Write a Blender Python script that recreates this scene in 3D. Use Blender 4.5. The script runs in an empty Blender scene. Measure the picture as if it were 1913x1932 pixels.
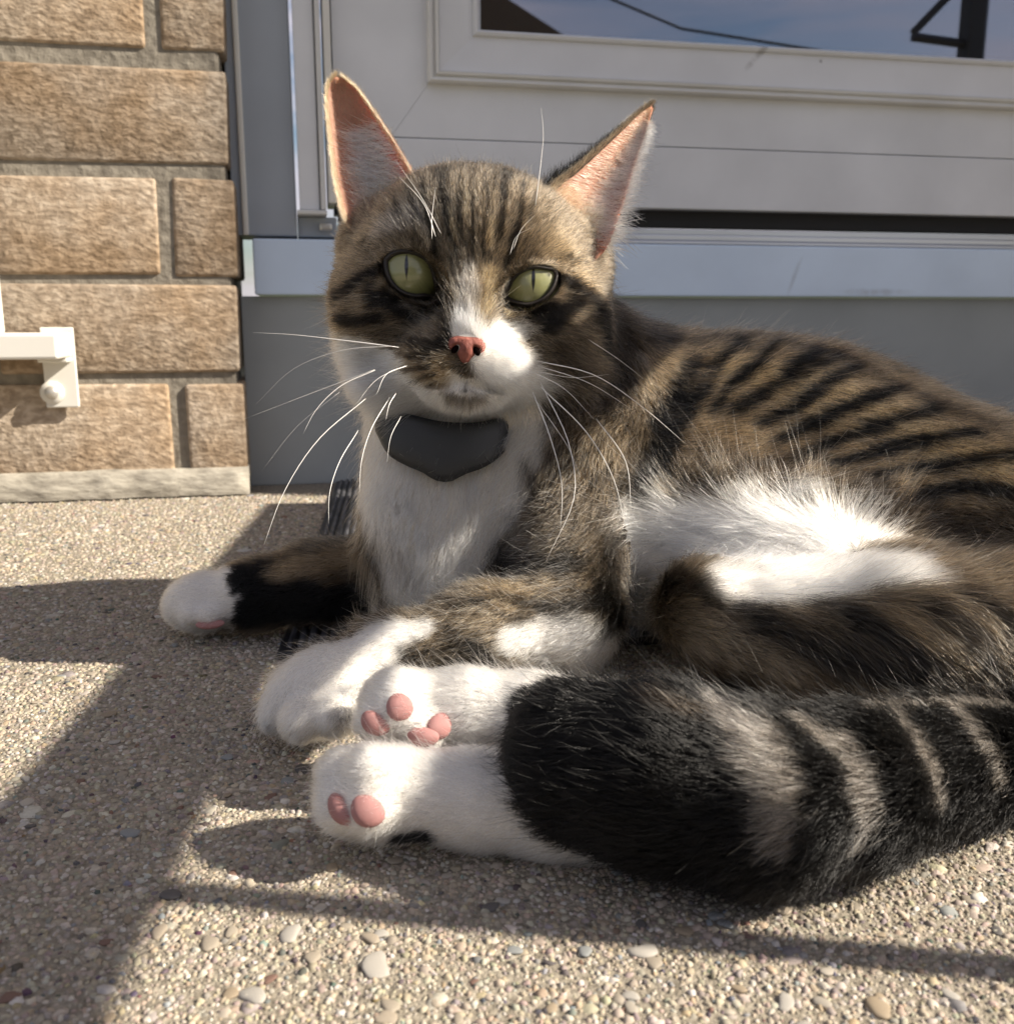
import bpy, bmesh, math, random, time
import numpy as np
from mathutils import Vector, Matrix
from mathutils.bvhtree import BVHTree
from mathutils.kdtree import KDTree
T0 = time.time()
FUR = 1.0
GRID = 0.0015
C = bpy.context.scene.collection
S = bpy.context.scene
rng = np.random.default_rng(7)
random.seed(7)
R = math.radians

# ------------------------------------------------------------------ camera
CAM_H, PITCH, YAW = 0.155, R(11.5), R(11.6)
FPX = 1842.0                                   # focal length in pixels of a 1913 px wide picture
cam_d = bpy.data.cameras.new('camera')
cam = bpy.data.objects.new('camera', cam_d); C.objects.link(cam)
cam.location = (0, 0, CAM_H)
cam.rotation_euler = (R(90) - PITCH, 0, -YAW)
cam_d.sensor_fit = 'HORIZONTAL'; cam_d.sensor_width = 36; cam_d.lens = 36 * FPX / 1913
cam_d.clip_start = 0.01; cam_d.clip_end = 500
cam_d.dof.use_dof = True; cam_d.dof.focus_distance = 0.37; cam_d.dof.aperture_fstop = 22
S.camera = cam

# ------------------------------------------------------------------ light
SUN_AZ = Vector((0.94, -0.345, 0)).normalized()     # towards the sun, on the ground
SUN_EL = R(36)
world = bpy.data.worlds.new('World'); S.world = world; world.use_nodes = True
wn, wl = world.node_tree.nodes, world.node_tree.links
wn.clear()
w_out = wn.new('ShaderNodeOutputWorld'); w_bg = wn.new('ShaderNodeBackground')
w_sky = wn.new('ShaderNodeTexSky'); w_sky.sky_type = 'NISHITA'; w_sky.sun_disc = False
w_sky.sun_elevation = SUN_EL; w_sky.sun_rotation = math.atan2(SUN_AZ.x, SUN_AZ.y)
w_bg.inputs['Strength'].default_value = 0.050
w_tc = wn.new('ShaderNodeTexCoord'); w_map = wn.new('ShaderNodeMapping'); w_map.inputs['Scale'].default_value = (1.6, 1.6, 9.0); w_map.inputs['Rotation'].default_value = (0, .10, .4)
w_no = wn.new('ShaderNodeTexNoise'); w_no.inputs['Scale'].default_value = 2.2; w_no.inputs['Detail'].default_value = 7; w_no.inputs['Distortion'].default_value = 0.6
w_ra = wn.new('ShaderNodeValToRGB'); w_ra.color_ramp.elements[0].position = 0.36; w_ra.color_ramp.elements[1].position = 0.60
w_ra.color_ramp.elements[1].color = (0.75, 0.75, 0.75, 1)
w_mx = wn.new('ShaderNodeMix'); w_mx.data_type = 'RGBA'
w_mx.inputs[7].default_value = (7.6, 7.0, 7.7, 1)
wl.new(w_tc.outputs['Generated'], w_map.inputs[0]); wl.new(w_map.outputs[0], w_no.inputs['Vector'])
wl.new(w_no.outputs['Fac'], w_ra.inputs[0]); wl.new(w_ra.outputs[0], w_mx.inputs[0])
wl.new(w_sky.outputs[0], w_mx.inputs[6]); wl.new(w_mx.outputs[2], w_bg.inputs[0]); wl.new(w_bg.outputs[0], w_out.inputs[0])
sun_d = bpy.data.lights.new('sun', 'SUN'); sun_d.energy = 5.0; sun_d.angle = R(0.53); sun_d.color = (1.0, 0.91, 0.78)
sun = bpy.data.objects.new('sun', sun_d); C.objects.link(sun)
SUN_DIR = Vector((SUN_AZ.x * math.cos(SUN_EL), SUN_AZ.y * math.cos(SUN_EL), math.sin(SUN_EL)))
sun.rotation_euler = SUN_DIR.to_track_quat('Z', 'Y').to_euler(); sun.location = SUN_DIR * 5
S.view_settings.view_transform = 'Standard'; S.view_settings.look = 'None'
S.view_settings.exposure = 1.05; S.view_settings.gamma = 1.0; S.view_settings.use_curve_mapping = False
S.render.engine = 'CYCLES'
S.cycles.max_bounces = 8; S.cycles.transparent_max_bounces = 16; S.cycles.use_denoising = True
S.cycles.sample_clamp_indirect = 8.0
S.cycles_curves.shape = 'RIBBONS'; S.cycles_curves.subdivisions = 2

# ------------------------------------------------------------------ helpers
def srgb(r, g, b):
    f = lambda c: (c / 255 / 12.92) if c / 255 <= 0.04045 else ((c / 255 + 0.055) / 1.055) ** 2.4
    return (f(r), f(g), f(b), 1.0)

def material(name, color=(0.5, 0.5, 0.5, 1), rough=0.6, metal=0.0, spec=0.5):
    m = bpy.data.materials.new(name); m.use_nodes = True
    b = m.node_tree.nodes['Principled BSDF']
    b.inputs['Base Color'].default_value = color; b.inputs['Roughness'].default_value = rough
    b.inputs['Metallic'].default_value = metal; b.inputs['Specular IOR Level'].default_value = spec
    return m, m.node_tree.nodes, m.node_tree.links, b

def tag(o, label=None, cat=None, group=None, kind=None):
    if label: o['label'] = label
    if cat: o['category'] = cat
    if group: o['group'] = group
    if kind: o['kind'] = kind
    return o

def empty(name, loc=(0, 0, 0), rz=0.0):
    o = bpy.data.objects.new(name, None); C.objects.link(o)
    o.location = loc; o.rotation_euler = (0, 0, rz); o.empty_display_size = 0.05
    return o

def link(name, me, mat, parent=None, smooth=False):
    o = bpy.data.objects.new(name, me); C.objects.link(o)
    if mat is not None and not me.materials: me.materials.append(mat)
    if parent is not None: o.parent = parent
    if smooth: me.shade_smooth()
    return o

def obj(name, bm, mat, parent=None, smooth=False):
    me = bpy.data.meshes.new(name); bm.normal_update(); bm.to_mesh(me); bm.free()
    return link(name, me, mat, parent, smooth)

def box(bm, x0, x1, y0, y1, z0, z1, bev=0.0, seg=2):
    r = bmesh.ops.create_cube(bm, size=1.0)
    for v in r['verts']:
        v.co = Vector((x0 + (v.co.x + .5) * (x1 - x0), y0 + (v.co.y + .5) * (y1 - y0), z0 + (v.co.z + .5) * (z1 - z0)))
    if bev > 0:
        es = list({e for v in r['verts'] for e in v.link_edges})
        bmesh.ops.bevel(bm, geom=es, offset=bev, segments=seg, affect='EDGES', profile=0.5)

def boxo(name, mat, parent, x0, x1, y0, y1, z0, z1, bev=0.0, seg=2):
    bm = bmesh.new(); box(bm, x0, x1, y0, y1, z0, z1, bev, seg)
    return obj(name, bm, mat, parent)

def tube_mesh(name, pts, radii, sides=6):
    pts = np.asarray(pts, float); n = len(pts)
    tan = np.gradient(pts, axis=0); tan /= np.linalg.norm(tan, axis=1)[:, None] + 1e-12
    up = np.array([0.13, 0.21, 0.97]); vs = []
    for i in range(n):
        a = np.cross(tan[i], up); a /= np.linalg.norm(a) + 1e-12; b = np.cross(tan[i], a)
        for k in range(sides):
            t = 2 * math.pi * k / sides
            vs.append(pts[i] + radii[i] * (math.cos(t) * a + math.sin(t) * b))
    fs = [(i * sides + k, i * sides + (k + 1) % sides, (i + 1) * sides + (k + 1) % sides, (i + 1) * sides + k) for i in range(n - 1) for k in range(sides)]
    fs += [tuple(range(sides))[::-1], tuple((n - 1) * sides + k for k in range(sides))]
    me = bpy.data.meshes.new(name); me.from_pydata([tuple(v) for v in vs], [], fs)
    return me

def smooth_path(pts, n):
    pts = np.asarray(pts, float); m = len(pts)
    d = np.r_[0, np.cumsum(np.linalg.norm(np.diff(pts[:, :3], axis=0), axis=1) + 1e-9)]
    s = np.linspace(0, d[-1], n); out = np.zeros((n, pts.shape[1]))
    tg = np.gradient(pts, d, axis=0)
    for j, x in enumerate(s):
        i = min(max(np.searchsorted(d, x) - 1, 0), m - 2); L = d[i + 1] - d[i]; t = (x - d[i]) / L
        out[j] = (2*t**3-3*t*t+1)*pts[i] + (t**3-2*t*t+t)*L*tg[i] + (-2*t**3+3*t*t)*pts[i+1] + (t**3-t*t)*L*tg[i+1]
    return out

# value noise on numpy points
def vnoise(p, scale, seed=0):
    q = p * scale; i = np.floor(q).astype(np.int64); f = q - i; f = f * f * (3 - 2 * f)
    def hsh(ix, iy, iz):
        h = (ix * 374761393 + iy * 668265263 + iz * 2147483647 + seed * 974711) & 0xffffffff
        h = ((h ^ (h >> 13)) * 1274126177) & 0xffffffff
        return ((h ^ (h >> 16)) & 0xffff) / 65535.0
    r = 0
    for dx in (0, 1):
        for dy in (0, 1):
            for dz in (0, 1):
                w = (f[:, 0] if dx else 1 - f[:, 0]) * (f[:, 1] if dy else 1 - f[:, 1]) * (f[:, 2] if dz else 1 - f[:, 2])
                r = r + w * hsh(i[:, 0] + dx, i[:, 1] + dy, i[:, 2] + dz)
    return r

def mesh_np(name, vs, fs):
    me = bpy.data.meshes.new(name); k = fs.shape[1]
    me.vertices.add(len(vs)); me.vertices.foreach_set('co', np.asarray(vs, np.float32).ravel())
    me.loops.add(fs.size); me.loops.foreach_set('vertex_index', fs.astype(np.int32).ravel())
    me.polygons.add(len(fs)); me.polygons.foreach_set('loop_start', (np.arange(len(fs)) * k).astype(np.int32))
    me.update(calc_edges=True); return me

# ------------------------------------------------------------------ materials of the place
def noise_mix(n, l, b, ca, cb, scale, detail=6, lo=.35, hi=.65, stretch=(1, 1, 1), coord='Object', bump=0.0, bump_dist=.001, bscale=None, dist=0.0):
    tc = n.new('ShaderNodeTexCoord'); mp = n.new('ShaderNodeMapping'); mp.inputs['Scale'].default_value = stretch
    no = n.new('ShaderNodeTexNoise'); no.inputs['Scale'].default_value = scale; no.inputs['Detail'].default_value = detail; no.inputs['Distortion'].default_value = dist
    ra = n.new('ShaderNodeValToRGB'); ra.color_ramp.elements[0].position = lo; ra.color_ramp.elements[1].position = hi
    ra.color_ramp.elements[0].color = ca; ra.color_ramp.elements[1].color = cb
    l.new(tc.outputs[coord], mp.inputs[0]); l.new(mp.outputs[0], no.inputs['Vector']); l.new(no.outputs['Fac'], ra.inputs[0])
    l.new(ra.outputs[0], b.inputs['Base Color'])
    if bump:
        n2 = no
        if bscale:
            n2 = n.new('ShaderNodeTexNoise'); n2.inputs['Scale'].default_value = bscale; n2.inputs['Detail'].default_value = 8; l.new(mp.outputs[0], n2.inputs['Vector'])
        bp = n.new('ShaderNodeBump'); bp.inputs['Strength'].default_value = bump; bp.inputs['Distance'].default_value = bump_dist
        l.new(n2.outputs['Fac'], bp.inputs['Height']); l.new(bp.outputs[0], b.inputs['Normal'])
    return mp, no, ra

# brick: tan, finely pitted, the grain running lengthwise, each brick a little different
m_brick, n, l, b = material('brick_clay', rough=.9, spec=.2)
mp, no, ra = noise_mix(n, l, b, (.21, .165, .12, 1), (.47, .39, .305, 1), 95, 8, .24, .62, (1, 1, 1.7), 'Object', .6, .003, 190, .5)
e = ra.color_ramp.elements.new(.47); e.color = (.34, .273, .205, 1)
oi = n.new('ShaderNodeObjectInfo'); hs = n.new('ShaderNodeHueSaturation')
mr = n.new('ShaderNodeMapRange'); mr.inputs[3].default_value = .82; mr.inputs[4].default_value = 1.14
l.new(oi.outputs['Random'], mr.inputs[0]); l.new(mr.outputs[0], hs.inputs['Value']); l.new(ra.outputs[0], hs.inputs['Color'])
n5 = n.new('ShaderNodeTexNoise'); n5.inputs['Scale'].default_value = 16; n5.inputs['Detail'].default_value = 3
tc = n.new('ShaderNodeTexCoord'); ad = n.new('ShaderNodeVectorMath'); ad.operation = 'ADD'
l.new(tc.outputs['Object'], ad.inputs[0]); l.new(oi.outputs['Random'], ad.inputs[1]); l.new(ad.outputs[0], n5.inputs['Vector'])
mx = n.new('ShaderNodeMix'); mx.data_type = 'RGBA'; mx.blend_type = 'MULTIPLY'; mx.inputs[0].default_value = .8
r5 = n.new('ShaderNodeValToRGB'); r5.color_ramp.elements[0].position = .35; r5.color_ramp.elements[0].color = (.78, .66, .52, 1); r5.color_ramp.elements[1].position = .62
l.new(n5.outputs['Fac'], r5.inputs[0]); l.new(hs.outputs[0], mx.inputs[6]); l.new(r5.outputs[0], mx.inputs[7]); l.new(mx.outputs[2], b.inputs['Base Color'])
m_mortar, n, l, b = material('mortar', rough=.95, spec=.15)
noise_mix(n, l, b, (.18, .160, .13, 1), (.29, .262, .215, 1), 120, 8, .3, .7, bump=.8, bump_dist=.003)
m_fillet, n, l, b = material('cement_fillet', rough=.95, spec=.15)
noise_mix(n, l, b, (.22, .20, .165, 1), (.40, .37, .31, 1), 60, 8, .3, .65, (1, 1, 3), bump=.7, bump_dist=.004)
m_conc, n, l, b = material('concrete_paste', rough=.95, spec=.15)
noise_mix(n, l, b, (.165, .142, .108, 1), (.38, .335, .265, 1), 320, 8, .32, .68, bump=.9, bump_dist=.0015, bscale=700)
m_peb, n, l, b = material('pebble_stone', rough=.75, spec=.3)
at = n.new('ShaderNodeAttribute'); at.attribute_name = 'tint'
no = n.new('ShaderNodeTexNoise'); no.inputs['Scale'].default_value = 900; no.inputs['Detail'].default_value = 4
tc = n.new('ShaderNodeTexCoord'); l.new(tc.outputs['Object'], no.inputs['Vector'])
mx = n.new('ShaderNodeMix'); mx.data_type = 'RGBA'; mx.blend_type = 'OVERLAY'; mx.inputs[0].default_value = .35
l.new(at.outputs['Color'], mx.inputs[6]); l.new(no.outputs['Fac'], mx.inputs[7]); l.new(mx.outputs[2], b.inputs['Base Color'])
def painted(name, col, rough=.4, dirt=.12):
    m, n, l, b = material(name, rough=rough, spec=.45)
    c2 = tuple(x * (1 - dirt) for x in col[:3]) + (1,)
    noise_mix(n, l, b, c2, col, 14, 7, .3, .7, (1, 1, 1), bump=.05, bump_dist=.0006, bscale=240)
    return m
m_alu = painted('white_painted_metal', (.78, .79, .81, 1), .42)
m_mould = painted('cream_moulding', (.74, .73, .70, 1), .4)
m_trim = painted('blue_grey_trim', (.36, .395, .44, 1), .5)
def scuff(m, loc, rot, size, dark=.45):
    'a worn mark of its own shape on a painted surface'
    n, l = m.node_tree.nodes, m.node_tree.links; b = n['Principled BSDF']; src = b.inputs['Base Color'].links[0].from_socket
    tc = n.new('ShaderNodeTexCoord'); mp = n.new('ShaderNodeMapping'); mp.vector_type = 'TEXTURE'; mp.inputs['Location'].default_value = loc; mp.inputs['Rotation'].default_value = rot; mp.inputs['Scale'].default_value = size
    gr = n.new('ShaderNodeTexGradient'); gr.gradient_type = 'SPHERICAL'; l.new(tc.outputs['Object'], mp.inputs[0]); l.new(mp.outputs[0], gr.inputs[0])
    no = n.new('ShaderNodeTexNoise'); no.inputs['Scale'].default_value = 120; no.inputs['Detail'].default_value = 6; l.new(tc.outputs['Object'], no.inputs['Vector'])
    mu = n.new('ShaderNodeMath'); mu.operation = 'MULTIPLY'; l.new(gr.outputs['Fac'], mu.inputs[0]); l.new(no.outputs['Fac'], mu.inputs[1])
    mr = n.new('ShaderNodeMapRange'); mr.inputs[1].default_value = .12; mr.inputs[2].default_value = .45; mr.inputs[4].default_value = dark; l.new(mu.outputs[0], mr.inputs[0])
    mx = n.new('ShaderNodeMix'); mx.data_type = 'RGBA'; l.new(mr.outputs[0], mx.inputs[0]); l.new(src, mx.inputs[6]); mx.inputs[7].default_value = (.12, .10, .085, 1); l.new(mx.outputs[2], b.inputs['Base Color'])
m_glz = painted('glazing_frame_paint', (.74, .745, .755, 1), .42)
scuff(m_glz, (.425, .906, .392), (0, R(-48), 0), (.034, .03, .0055)); scuff(m_glz, (.448, .906, .402), (0, R(-10), 0), (.016, .03, .006)); scuff(m_glz, (.487, .906, .388), (0, 0, 0), (.003, .02, .003), .8)
m_sill = painted('gloss_sill_sky_tint', (.70, .83, 1.0, 1), .18, .10)  # blue in the base colour stands for sky mirrored in white paint
scuff(m_sill, (.47, .9, .19), (0, R(-70), 0), (.03, .03, .004), .25); scuff(m_sill, (.56, .9, .176), (0, 0, 0), (.06, .03, .006), .3)
m_riser = painted('grey_riser', (.37, .395, .395, 1), .6)
m_track, *_ = material('bare_metal_track', (.55, .56, .58, 1), .3, .9)
m_dark, *_ = material('gap_cable_black', (.012, .012, .013, 1), .7)
m_white, *_ = material('white_powder_coat', (.74, .72, .66, 1), .4)
m_screw, *_ = material('screw_metal', (.6, .58, .54, 1), .35, .6)
m_glass = bpy.data.materials.new('window_glass'); m_glass.use_nodes = True
n, l = m_glass.node_tree.nodes, m_glass.node_tree.links; n.clear()
o_ = n.new('ShaderNodeOutputMaterial'); g_ = n.new('ShaderNodeBsdfGlossy'); g_.inputs['Roughness'].default_value = .003; g_.inputs['Color'].default_value = (.20, .205, .23, 1)
t_ = n.new('ShaderNodeBsdfTransparent'); t_.inputs[0].default_value = (.55, .57, .58, 1); a_ = n.new('ShaderNodeAddShader')
l.new(g_.outputs[0], a_.inputs[0]); l.new(t_.outputs[0], a_.inputs[1]); l.new(a_.outputs[0], o_.inputs[0])

# ------------------------------------------------------------------ ground
def sheet(name, x0, x1, y0, y1, z, mat):
    me = bpy.data.meshes.new(name); me.from_pydata([(x0, y0, z), (x1, y0, z), (x1, y1, z), (x0, y1, z)], [], [(0, 1, 2, 3)])
    return tag(link(name, me, mat), kind='structure')
m_lawn, n, l, b = material('lawn', rough=.95)
noise_mix(n, l, b, (.035, .05, .018, 1), (.09, .11, .04, 1), 8)
sheet('ground', -150, 150, -150, 150, -.36, m_lawn)
slab = boxo('porch_slab', m_conc, None, -1.3, 2.3, -1.4, 1.1, -.35, 0.0); tag(slab, kind='structure')

TINTS = .80 * np.array([(.50, .42, .31), (.44, .36, .26), (.56, .49, .39), (.40, .33, .25), (.36, .31, .26), (.60, .55, .47), (.28, .25, .22), (.15, .135, .125), (.10, .095, .095), (.25, .14, .10), (.47, .36, .23), (.30, .31, .30)])
TINTS = TINTS * .84 + TINTS.mean(1, keepdims=True) * .16
TW = np.array([26, 24, 13, 14, 6, 6, 4.5, 2.2, 1.3, .8, 7, 2.0]); TW = TW / TW.sum()
def dome(k):
    r1 = [(math.cos(2*math.pi*i/6), math.sin(2*math.pi*i/6)) for i in range(6)]
    return np.array([(0, 0, 1)] + [(.66*x, .66*y, .76) for x, y in r1] + [(x, y, -.15) for x, y in r1])
DF = np.array([(0, 1 + i, 1 + (i + 1) % 6) for i in range(6)] + [f for i in range(6) for f in ((1 + i, 7 + i, 7 + (i + 1) % 6), (1 + i, 7 + (i + 1) % 6, 1 + (i + 1) % 6))])
def in_view(x, y, mg=.03):
    Y = x * math.sin(YAW) + y * math.cos(YAW); X = x * math.cos(YAW) - y * math.sin(YAW)
    return (np.abs(X) < .53 * Y + mg)
pos, rad = [], []
for y0, y1, cell, rm in ((.165, .30, .00162, .00078), (.30, .42, .0019, .00088), (.42, .56, .0025, .0011), (.56, .868, .0034, .0013)):
    gx, gy = np.meshgrid(np.arange(-.42, .62, cell), np.arange(y0, y1, cell)); p = np.c_[gx.ravel(), gy.ravel()]
    p += rng.uniform(-.5, .5, p.shape) * cell * 1.2
    p = p[in_view(p[:, 0], p[:, 1], .10)]; p = p[~((p[:, 1] > .865) | (p[:, 0] > .74))]
    pos.append(p); rad.append(rm * np.exp(rng.normal(0, .33, len(p))))
pos = np.concatenate(pos); rad = np.concatenate(rad); NP = len(pos)
big = rng.uniform(size=NP) < .022; rad[big] *= rng.uniform(1.5, 2.6, big.sum())
ang = rng.uniform(0, 2*math.pi, NP); el = rng.uniform(.55, 1.0, NP); ht = rng.uniform(.3, .75, NP) * np.minimum(rad, .0013)
dm = dome(6); jit = 1 + rng.uniform(-.30, .30, (NP, 13, 1))
V = dm[None] * jit; x = V[..., 0] * rad[:, None]; y = V[..., 1] * (rad * el)[:, None]
ca, sa = np.cos(ang)[:, None], np.sin(ang)[:, None]
Vw = np.stack([pos[:, :1] + ca * x - sa * y, pos[:, 1:] + sa * x + ca * y, V[..., 2] * ht[:, None]], 2)
Fw = (DF[None] + (13 * np.arange(NP))[:, None, None]).reshape(-1, 3)
gm = mesh_np('gravel', Vw.reshape(-1, 3), Fw)
tint = TINTS[rng.choice(len(TINTS), NP, p=TW)] * rng.uniform(.85, 1.15, (NP, 1)) + rng.normal(0, .012, (NP, 3))
a = gm.attributes.new('tint', 'FLOAT_COLOR', 'POINT')
a.data.foreach_set('color', np.repeat(np.c_[tint.clip(.03, .8), np.ones(NP)], 13, axis=0).astype(np.float32).ravel())
gravel = link('gravel', gm, m_peb, slab, True); tag(gravel, kind='stuff')
# the larger stones, one by one
shapes = []
for k in range(9):
    tn = TINTS[[5, 2, 0, 10, 11, 1, 9, 7, 2][k]] * (.74 if k < 4 else .9)
    bm = bmesh.new(); bmesh.ops.create_icosphere(bm, subdivisions=2, radius=1)
    f1, f2 = rng.uniform(0, 6.28, 2); cut = rng.uniform(.75, .95)
    for v in bm.verts:
        s_ = 1 + .16*math.sin(2.1*v.co.x*2 + f1) * math.cos(2.3*v.co.y + f2) + .06*math.sin(5*v.co.y + f1); v.co *= s_
        if v.co.x > cut: v.co.x = cut
        w_ = v.co.x * math.cos(f1) + v.co.y * math.sin(f1)
        if w_ > .72: v.co.x -= (w_ - .72) * math.cos(f1); v.co.y -= (w_ - .72) * math.sin(f1)
        w_ = v.co.x * math.cos(f2) + v.co.y * math.sin(f2)
        if w_ > .66: v.co.x -= (w_ - .66) * math.cos(f2); v.co.y -= (w_ - .66) * math.sin(f2)
        if v.co.z > .7: v.co.z = .7 + (v.co.z - .7) * .3
        v.co.z = max(v.co.z, -.3)
    me = bpy.data.meshes.new('pebble'); bm.to_mesh(me); bm.free()
    at_ = me.attributes.new('tint', 'FLOAT_COLOR', 'POINT'); at_.data.foreach_set('color', np.tile(np.r_[tn, 1], len(me.vertices)).astype(np.float32))
    me.materials.append(m_peb); me.shade_smooth(); shapes.append(me)
def pebble(x, y, r, k, rz=None, el=.7, h=None):
    o = bpy.data.objects.new('pebble', shapes[k]); C.objects.link(o); o.parent = slab
    o.location = (x, y, .0002); o.rotation_euler = (rng.uniform(-.12, .12), rng.uniform(-.12, .12), rng.uniform(0, 6.28) if rz is None else rz)
    o.scale = (r, r * el, h or min(r * .30, .0012))
for (x, y, r, k) in [(0.0105, 0.2117, 0.0056, 0), (-0.0097, 0.2284, 0.0041, 0), (-0.0292, 0.2287, 0.0035, 2), (0.0763, 0.2033, 0.0042, 0), (0.119, 0.2135, 0.0043, 5), (0.1221, 0.1738, 0.0046, 3), (0.1023, 0.1796, 0.0032, 0), (0.0997, 0.2139, 0.0026, 4), (-0.0172, 0.2069, 0.0042, 0), (-0.0039, 0.2177, 0.0032, 2), (0.0106, 0.2225, 0.0031, 5), (0.0451, 0.2107, 0.0025, 4), (0.0623, 0.2067, 0.0027, 4), (0.0131, 0.197, 0.0032, 2), (0.0234, 0.1967, 0.0025, 5), (-0.0323, 0.3363, 0.0032, 4), (-0.0108, 0.3135, 0.0031, 4), (-0.0576, 0.2882, 0.0037, 4), (-0.081, 0.3845, 0.004, 3), (-0.1027, 0.4171, 0.0021, 7), (-0.0417, 0.2526, 0.0036, 7), (-0.0056, 0.3204, 0.0038, 7), (-0.0723, 0.2173, 0.003, 6), (-0.0547, 0.2344, 0.002, 6), (-0.0138, 0.2118, 0.0021, 6), (0.0334, 0.2011, 0.0014, 6), (-0.0255, 0.2597, 0.002, 6), (0.0626, 0.2125, 0.0025, 7), (0.0795, 0.2146, 0.0021, 7), (0.101, 0.2102, 0.0026, 4), (0.0667, 0.1852, 0.0025, 1), (-0.0422, 0.2362, 0.0031, 5), (0.049, 0.1888, 0.0021, 3), (0.1169, 0.1878, 0.0024, 1), (0.089, 0.2092, 0.0031, 3), (0.1409, 0.1942, 0.0023, 2), (0.1696, 0.2067, 0.0027, 2), (0.1403, 0.1745, 0.0026, 0), (0.1672, 0.1932, 0.0021, 7), (-0.0747, 0.2619, 0.0019, 8), (-0.088, 0.2992, 0.0019, 7)]:
    pebble(x, y, r, k)
k = 0
while k < 200:
    x, y = rng.uniform(-.3, .36), .17 + .42 * rng.uniform() ** 1.6
    if not in_view(np.array([x]), np.array([y]))[0]: continue
    pebble(x, y, rng.uniform(.0016, .0028), int(rng.choice(9, p=[.16, .16, .16, .12, .12, .12, .04, .05, .07])), None, rng.uniform(.5, .95)); k += 1

# ------------------------------------------------------------------ brick wall, left
YB, XB, YD = 0.870, -0.052, 0.910
wall = empty('brick_wall', (-.45, YB, 0)); tag(wall, 'tan textured brick wall with grey mortar left of the door', 'wall')
wi = Matrix.Translation((.45, -YB, 0))
def onwall(o): o.matrix_parent_inverse = wi; return o
onwall(boxo('mortar', m_mortar, wall, -.80, XB - .006, YB + .0030, YB + .16, 0, 1.3, .003))
rows = [.008, .107, .1865, .2754, .361, .447, .533, .619, .705, .791, .877]
for i, z0 in enumerate(rows):
    z1 = rows[i + 1] - (.0100, .0085, .0136, .0153, .0125)[min(i, 4)] if i + 1 < len(rows) else z0 + .0715
    short = (i % 2 == 0) if i else True
    xs = []
    x = XB - (.002 if i % 2 else 0)
    if i % 2 == 0: wds = [.049, .19, .19, .19, .19]
    else: wds = [.19, .19, .19, .19]
    for w in wds:
        if x - w < -.80: break
        xs.append((x - w, x)); x -= w + .0125
    for (xa, xb) in xs:
        bm = bmesh.new(); y0 = YB + rng.uniform(-.001, .0015)
        box(bm, xa, xb, y0, YB + .1, z0 + rng.uniform(-.001, .001), z1 + rng.uniform(-.001, .001))
        for v in bm.verts: v.co += Vector(rng.uniform(-.0014, .0014, 3) * np.array([1, .4, 1]))
        bmesh.ops.bevel(bm, geom=list(bm.edges), offset=.0028, segments=2, affect='EDGES', profile=.55)
        c0 = Vector(((xa + xb) / 2, YB, (z0 + z1) / 2))
        for v in bm.verts: v.co -= c0
        o = obj('brick', bm, m_brick, wall, True); onwall(o); o.location = c0
bm = bmesh.new(); nx = 60
prof = [(.000, .0245), (-.004, .021), (-.0075, .008), (-.008, .0016)]
g = [[bm.verts.new((-.80 + (.80 + XB + .001) * i / nx, YB + dy - .0015 + .0012*math.sin(i*1.7)+.0010*rng.uniform(-1,1), max(.0014, z + (.004*math.sin(i*.41)+.002*rng.uniform(-1,1) if j == 0 else 0)))) for j, (dy, z) in enumerate([(.012, .026)] + prof)] for i in range(nx + 1)]
for i in range(nx):
    for j in range(4): bm.faces.new((g[i][j], g[i][j+1], g[i+1][j+1], g[i+1][j]))
bm.faces.new(g[nx]); onwall(obj('cement_fillet', bm, m_fillet, wall, True))

# ------------------------------------------------------------------ door, frame, sill, riser
fr = empty('door_frame', (-.02, YD, 0)); tag(fr, 'pale grey door frame between the brick edge and the door', 'door frame')
def part(root, o):
    o.matrix_parent_inverse = Matrix.Translation(-root.location); return o
part(fr, boxo('casing', m_trim, fr, -.0560, -.0015, YD - .004, YD + .05, .2215, 1.6, .0015))
part(fr, boxo('caulk_bead', m_white, fr, -.0475, -.0425, YD - .0075, YD - .0035, .2215, 1.6, .0015))
part(fr, boxo('stop_strip', m_alu, fr, .0015, .0185, YD - .012, YD + .04, .243, 1.6, .0012))
part(fr, boxo('stop_strip', m_mould, fr, .0195, .0240, YD - .016, YD + .04, .243, 1.6, .001))
part(fr, boxo('stop_cap', m_mould, fr, -.001, .0245, YD - .018, YD + .03, .2390, .2425, .0008))
part(fr, boxo('hinge_strip', m_white, fr, .0262, .0325, YD - .014, YD + .04, .2490, 1.6, .001))
part(fr, boxo('jamb', m_trim, fr, -.0010, .0330, YD + .002, YD + .05, .2215, .2385, .001))
part(fr, boxo('bolt_head', m_screw, fr, .0175, .0290, YD - .006, YD + .003, .2265, .2330, .002))

door = empty('storm_door', (.39, YD, .25)); tag(door, 'pale painted door with a glazed upper panel behind the cat', 'door')
X1 = .93
part(door, boxo('kick_rail', m_alu, door, .0340, X1, YD - .002, YD + .032, .2518, .3069, .0010))
def slab_poly(name, mat, root, poly, y0, y1):
    bm = bmesh.new(); a = [bm.verts.new((x, y0, z)) for x, z in poly]; b_ = [bm.verts.new((x, y1, z)) for x, z in poly]; n_ = len(poly)
    bm.faces.new(a); bm.faces.new(b_[::-1])
    for i in range(n_): bm.faces.new((a[i], b_[i], b_[(i+1) % n_], a[(i+1) % n_]))
    bmesh.ops.recalc_face_normals(bm, faces=bm.faces); return part(root, obj(name, bm, mat, root))
slab_poly('stile', m_alu, door, [(.0340, .3076), (.0825, .3076), (.1169, .3535), (.1169, 1.6), (.0340, 1.6)], YD - .002, YD + .032)
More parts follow.
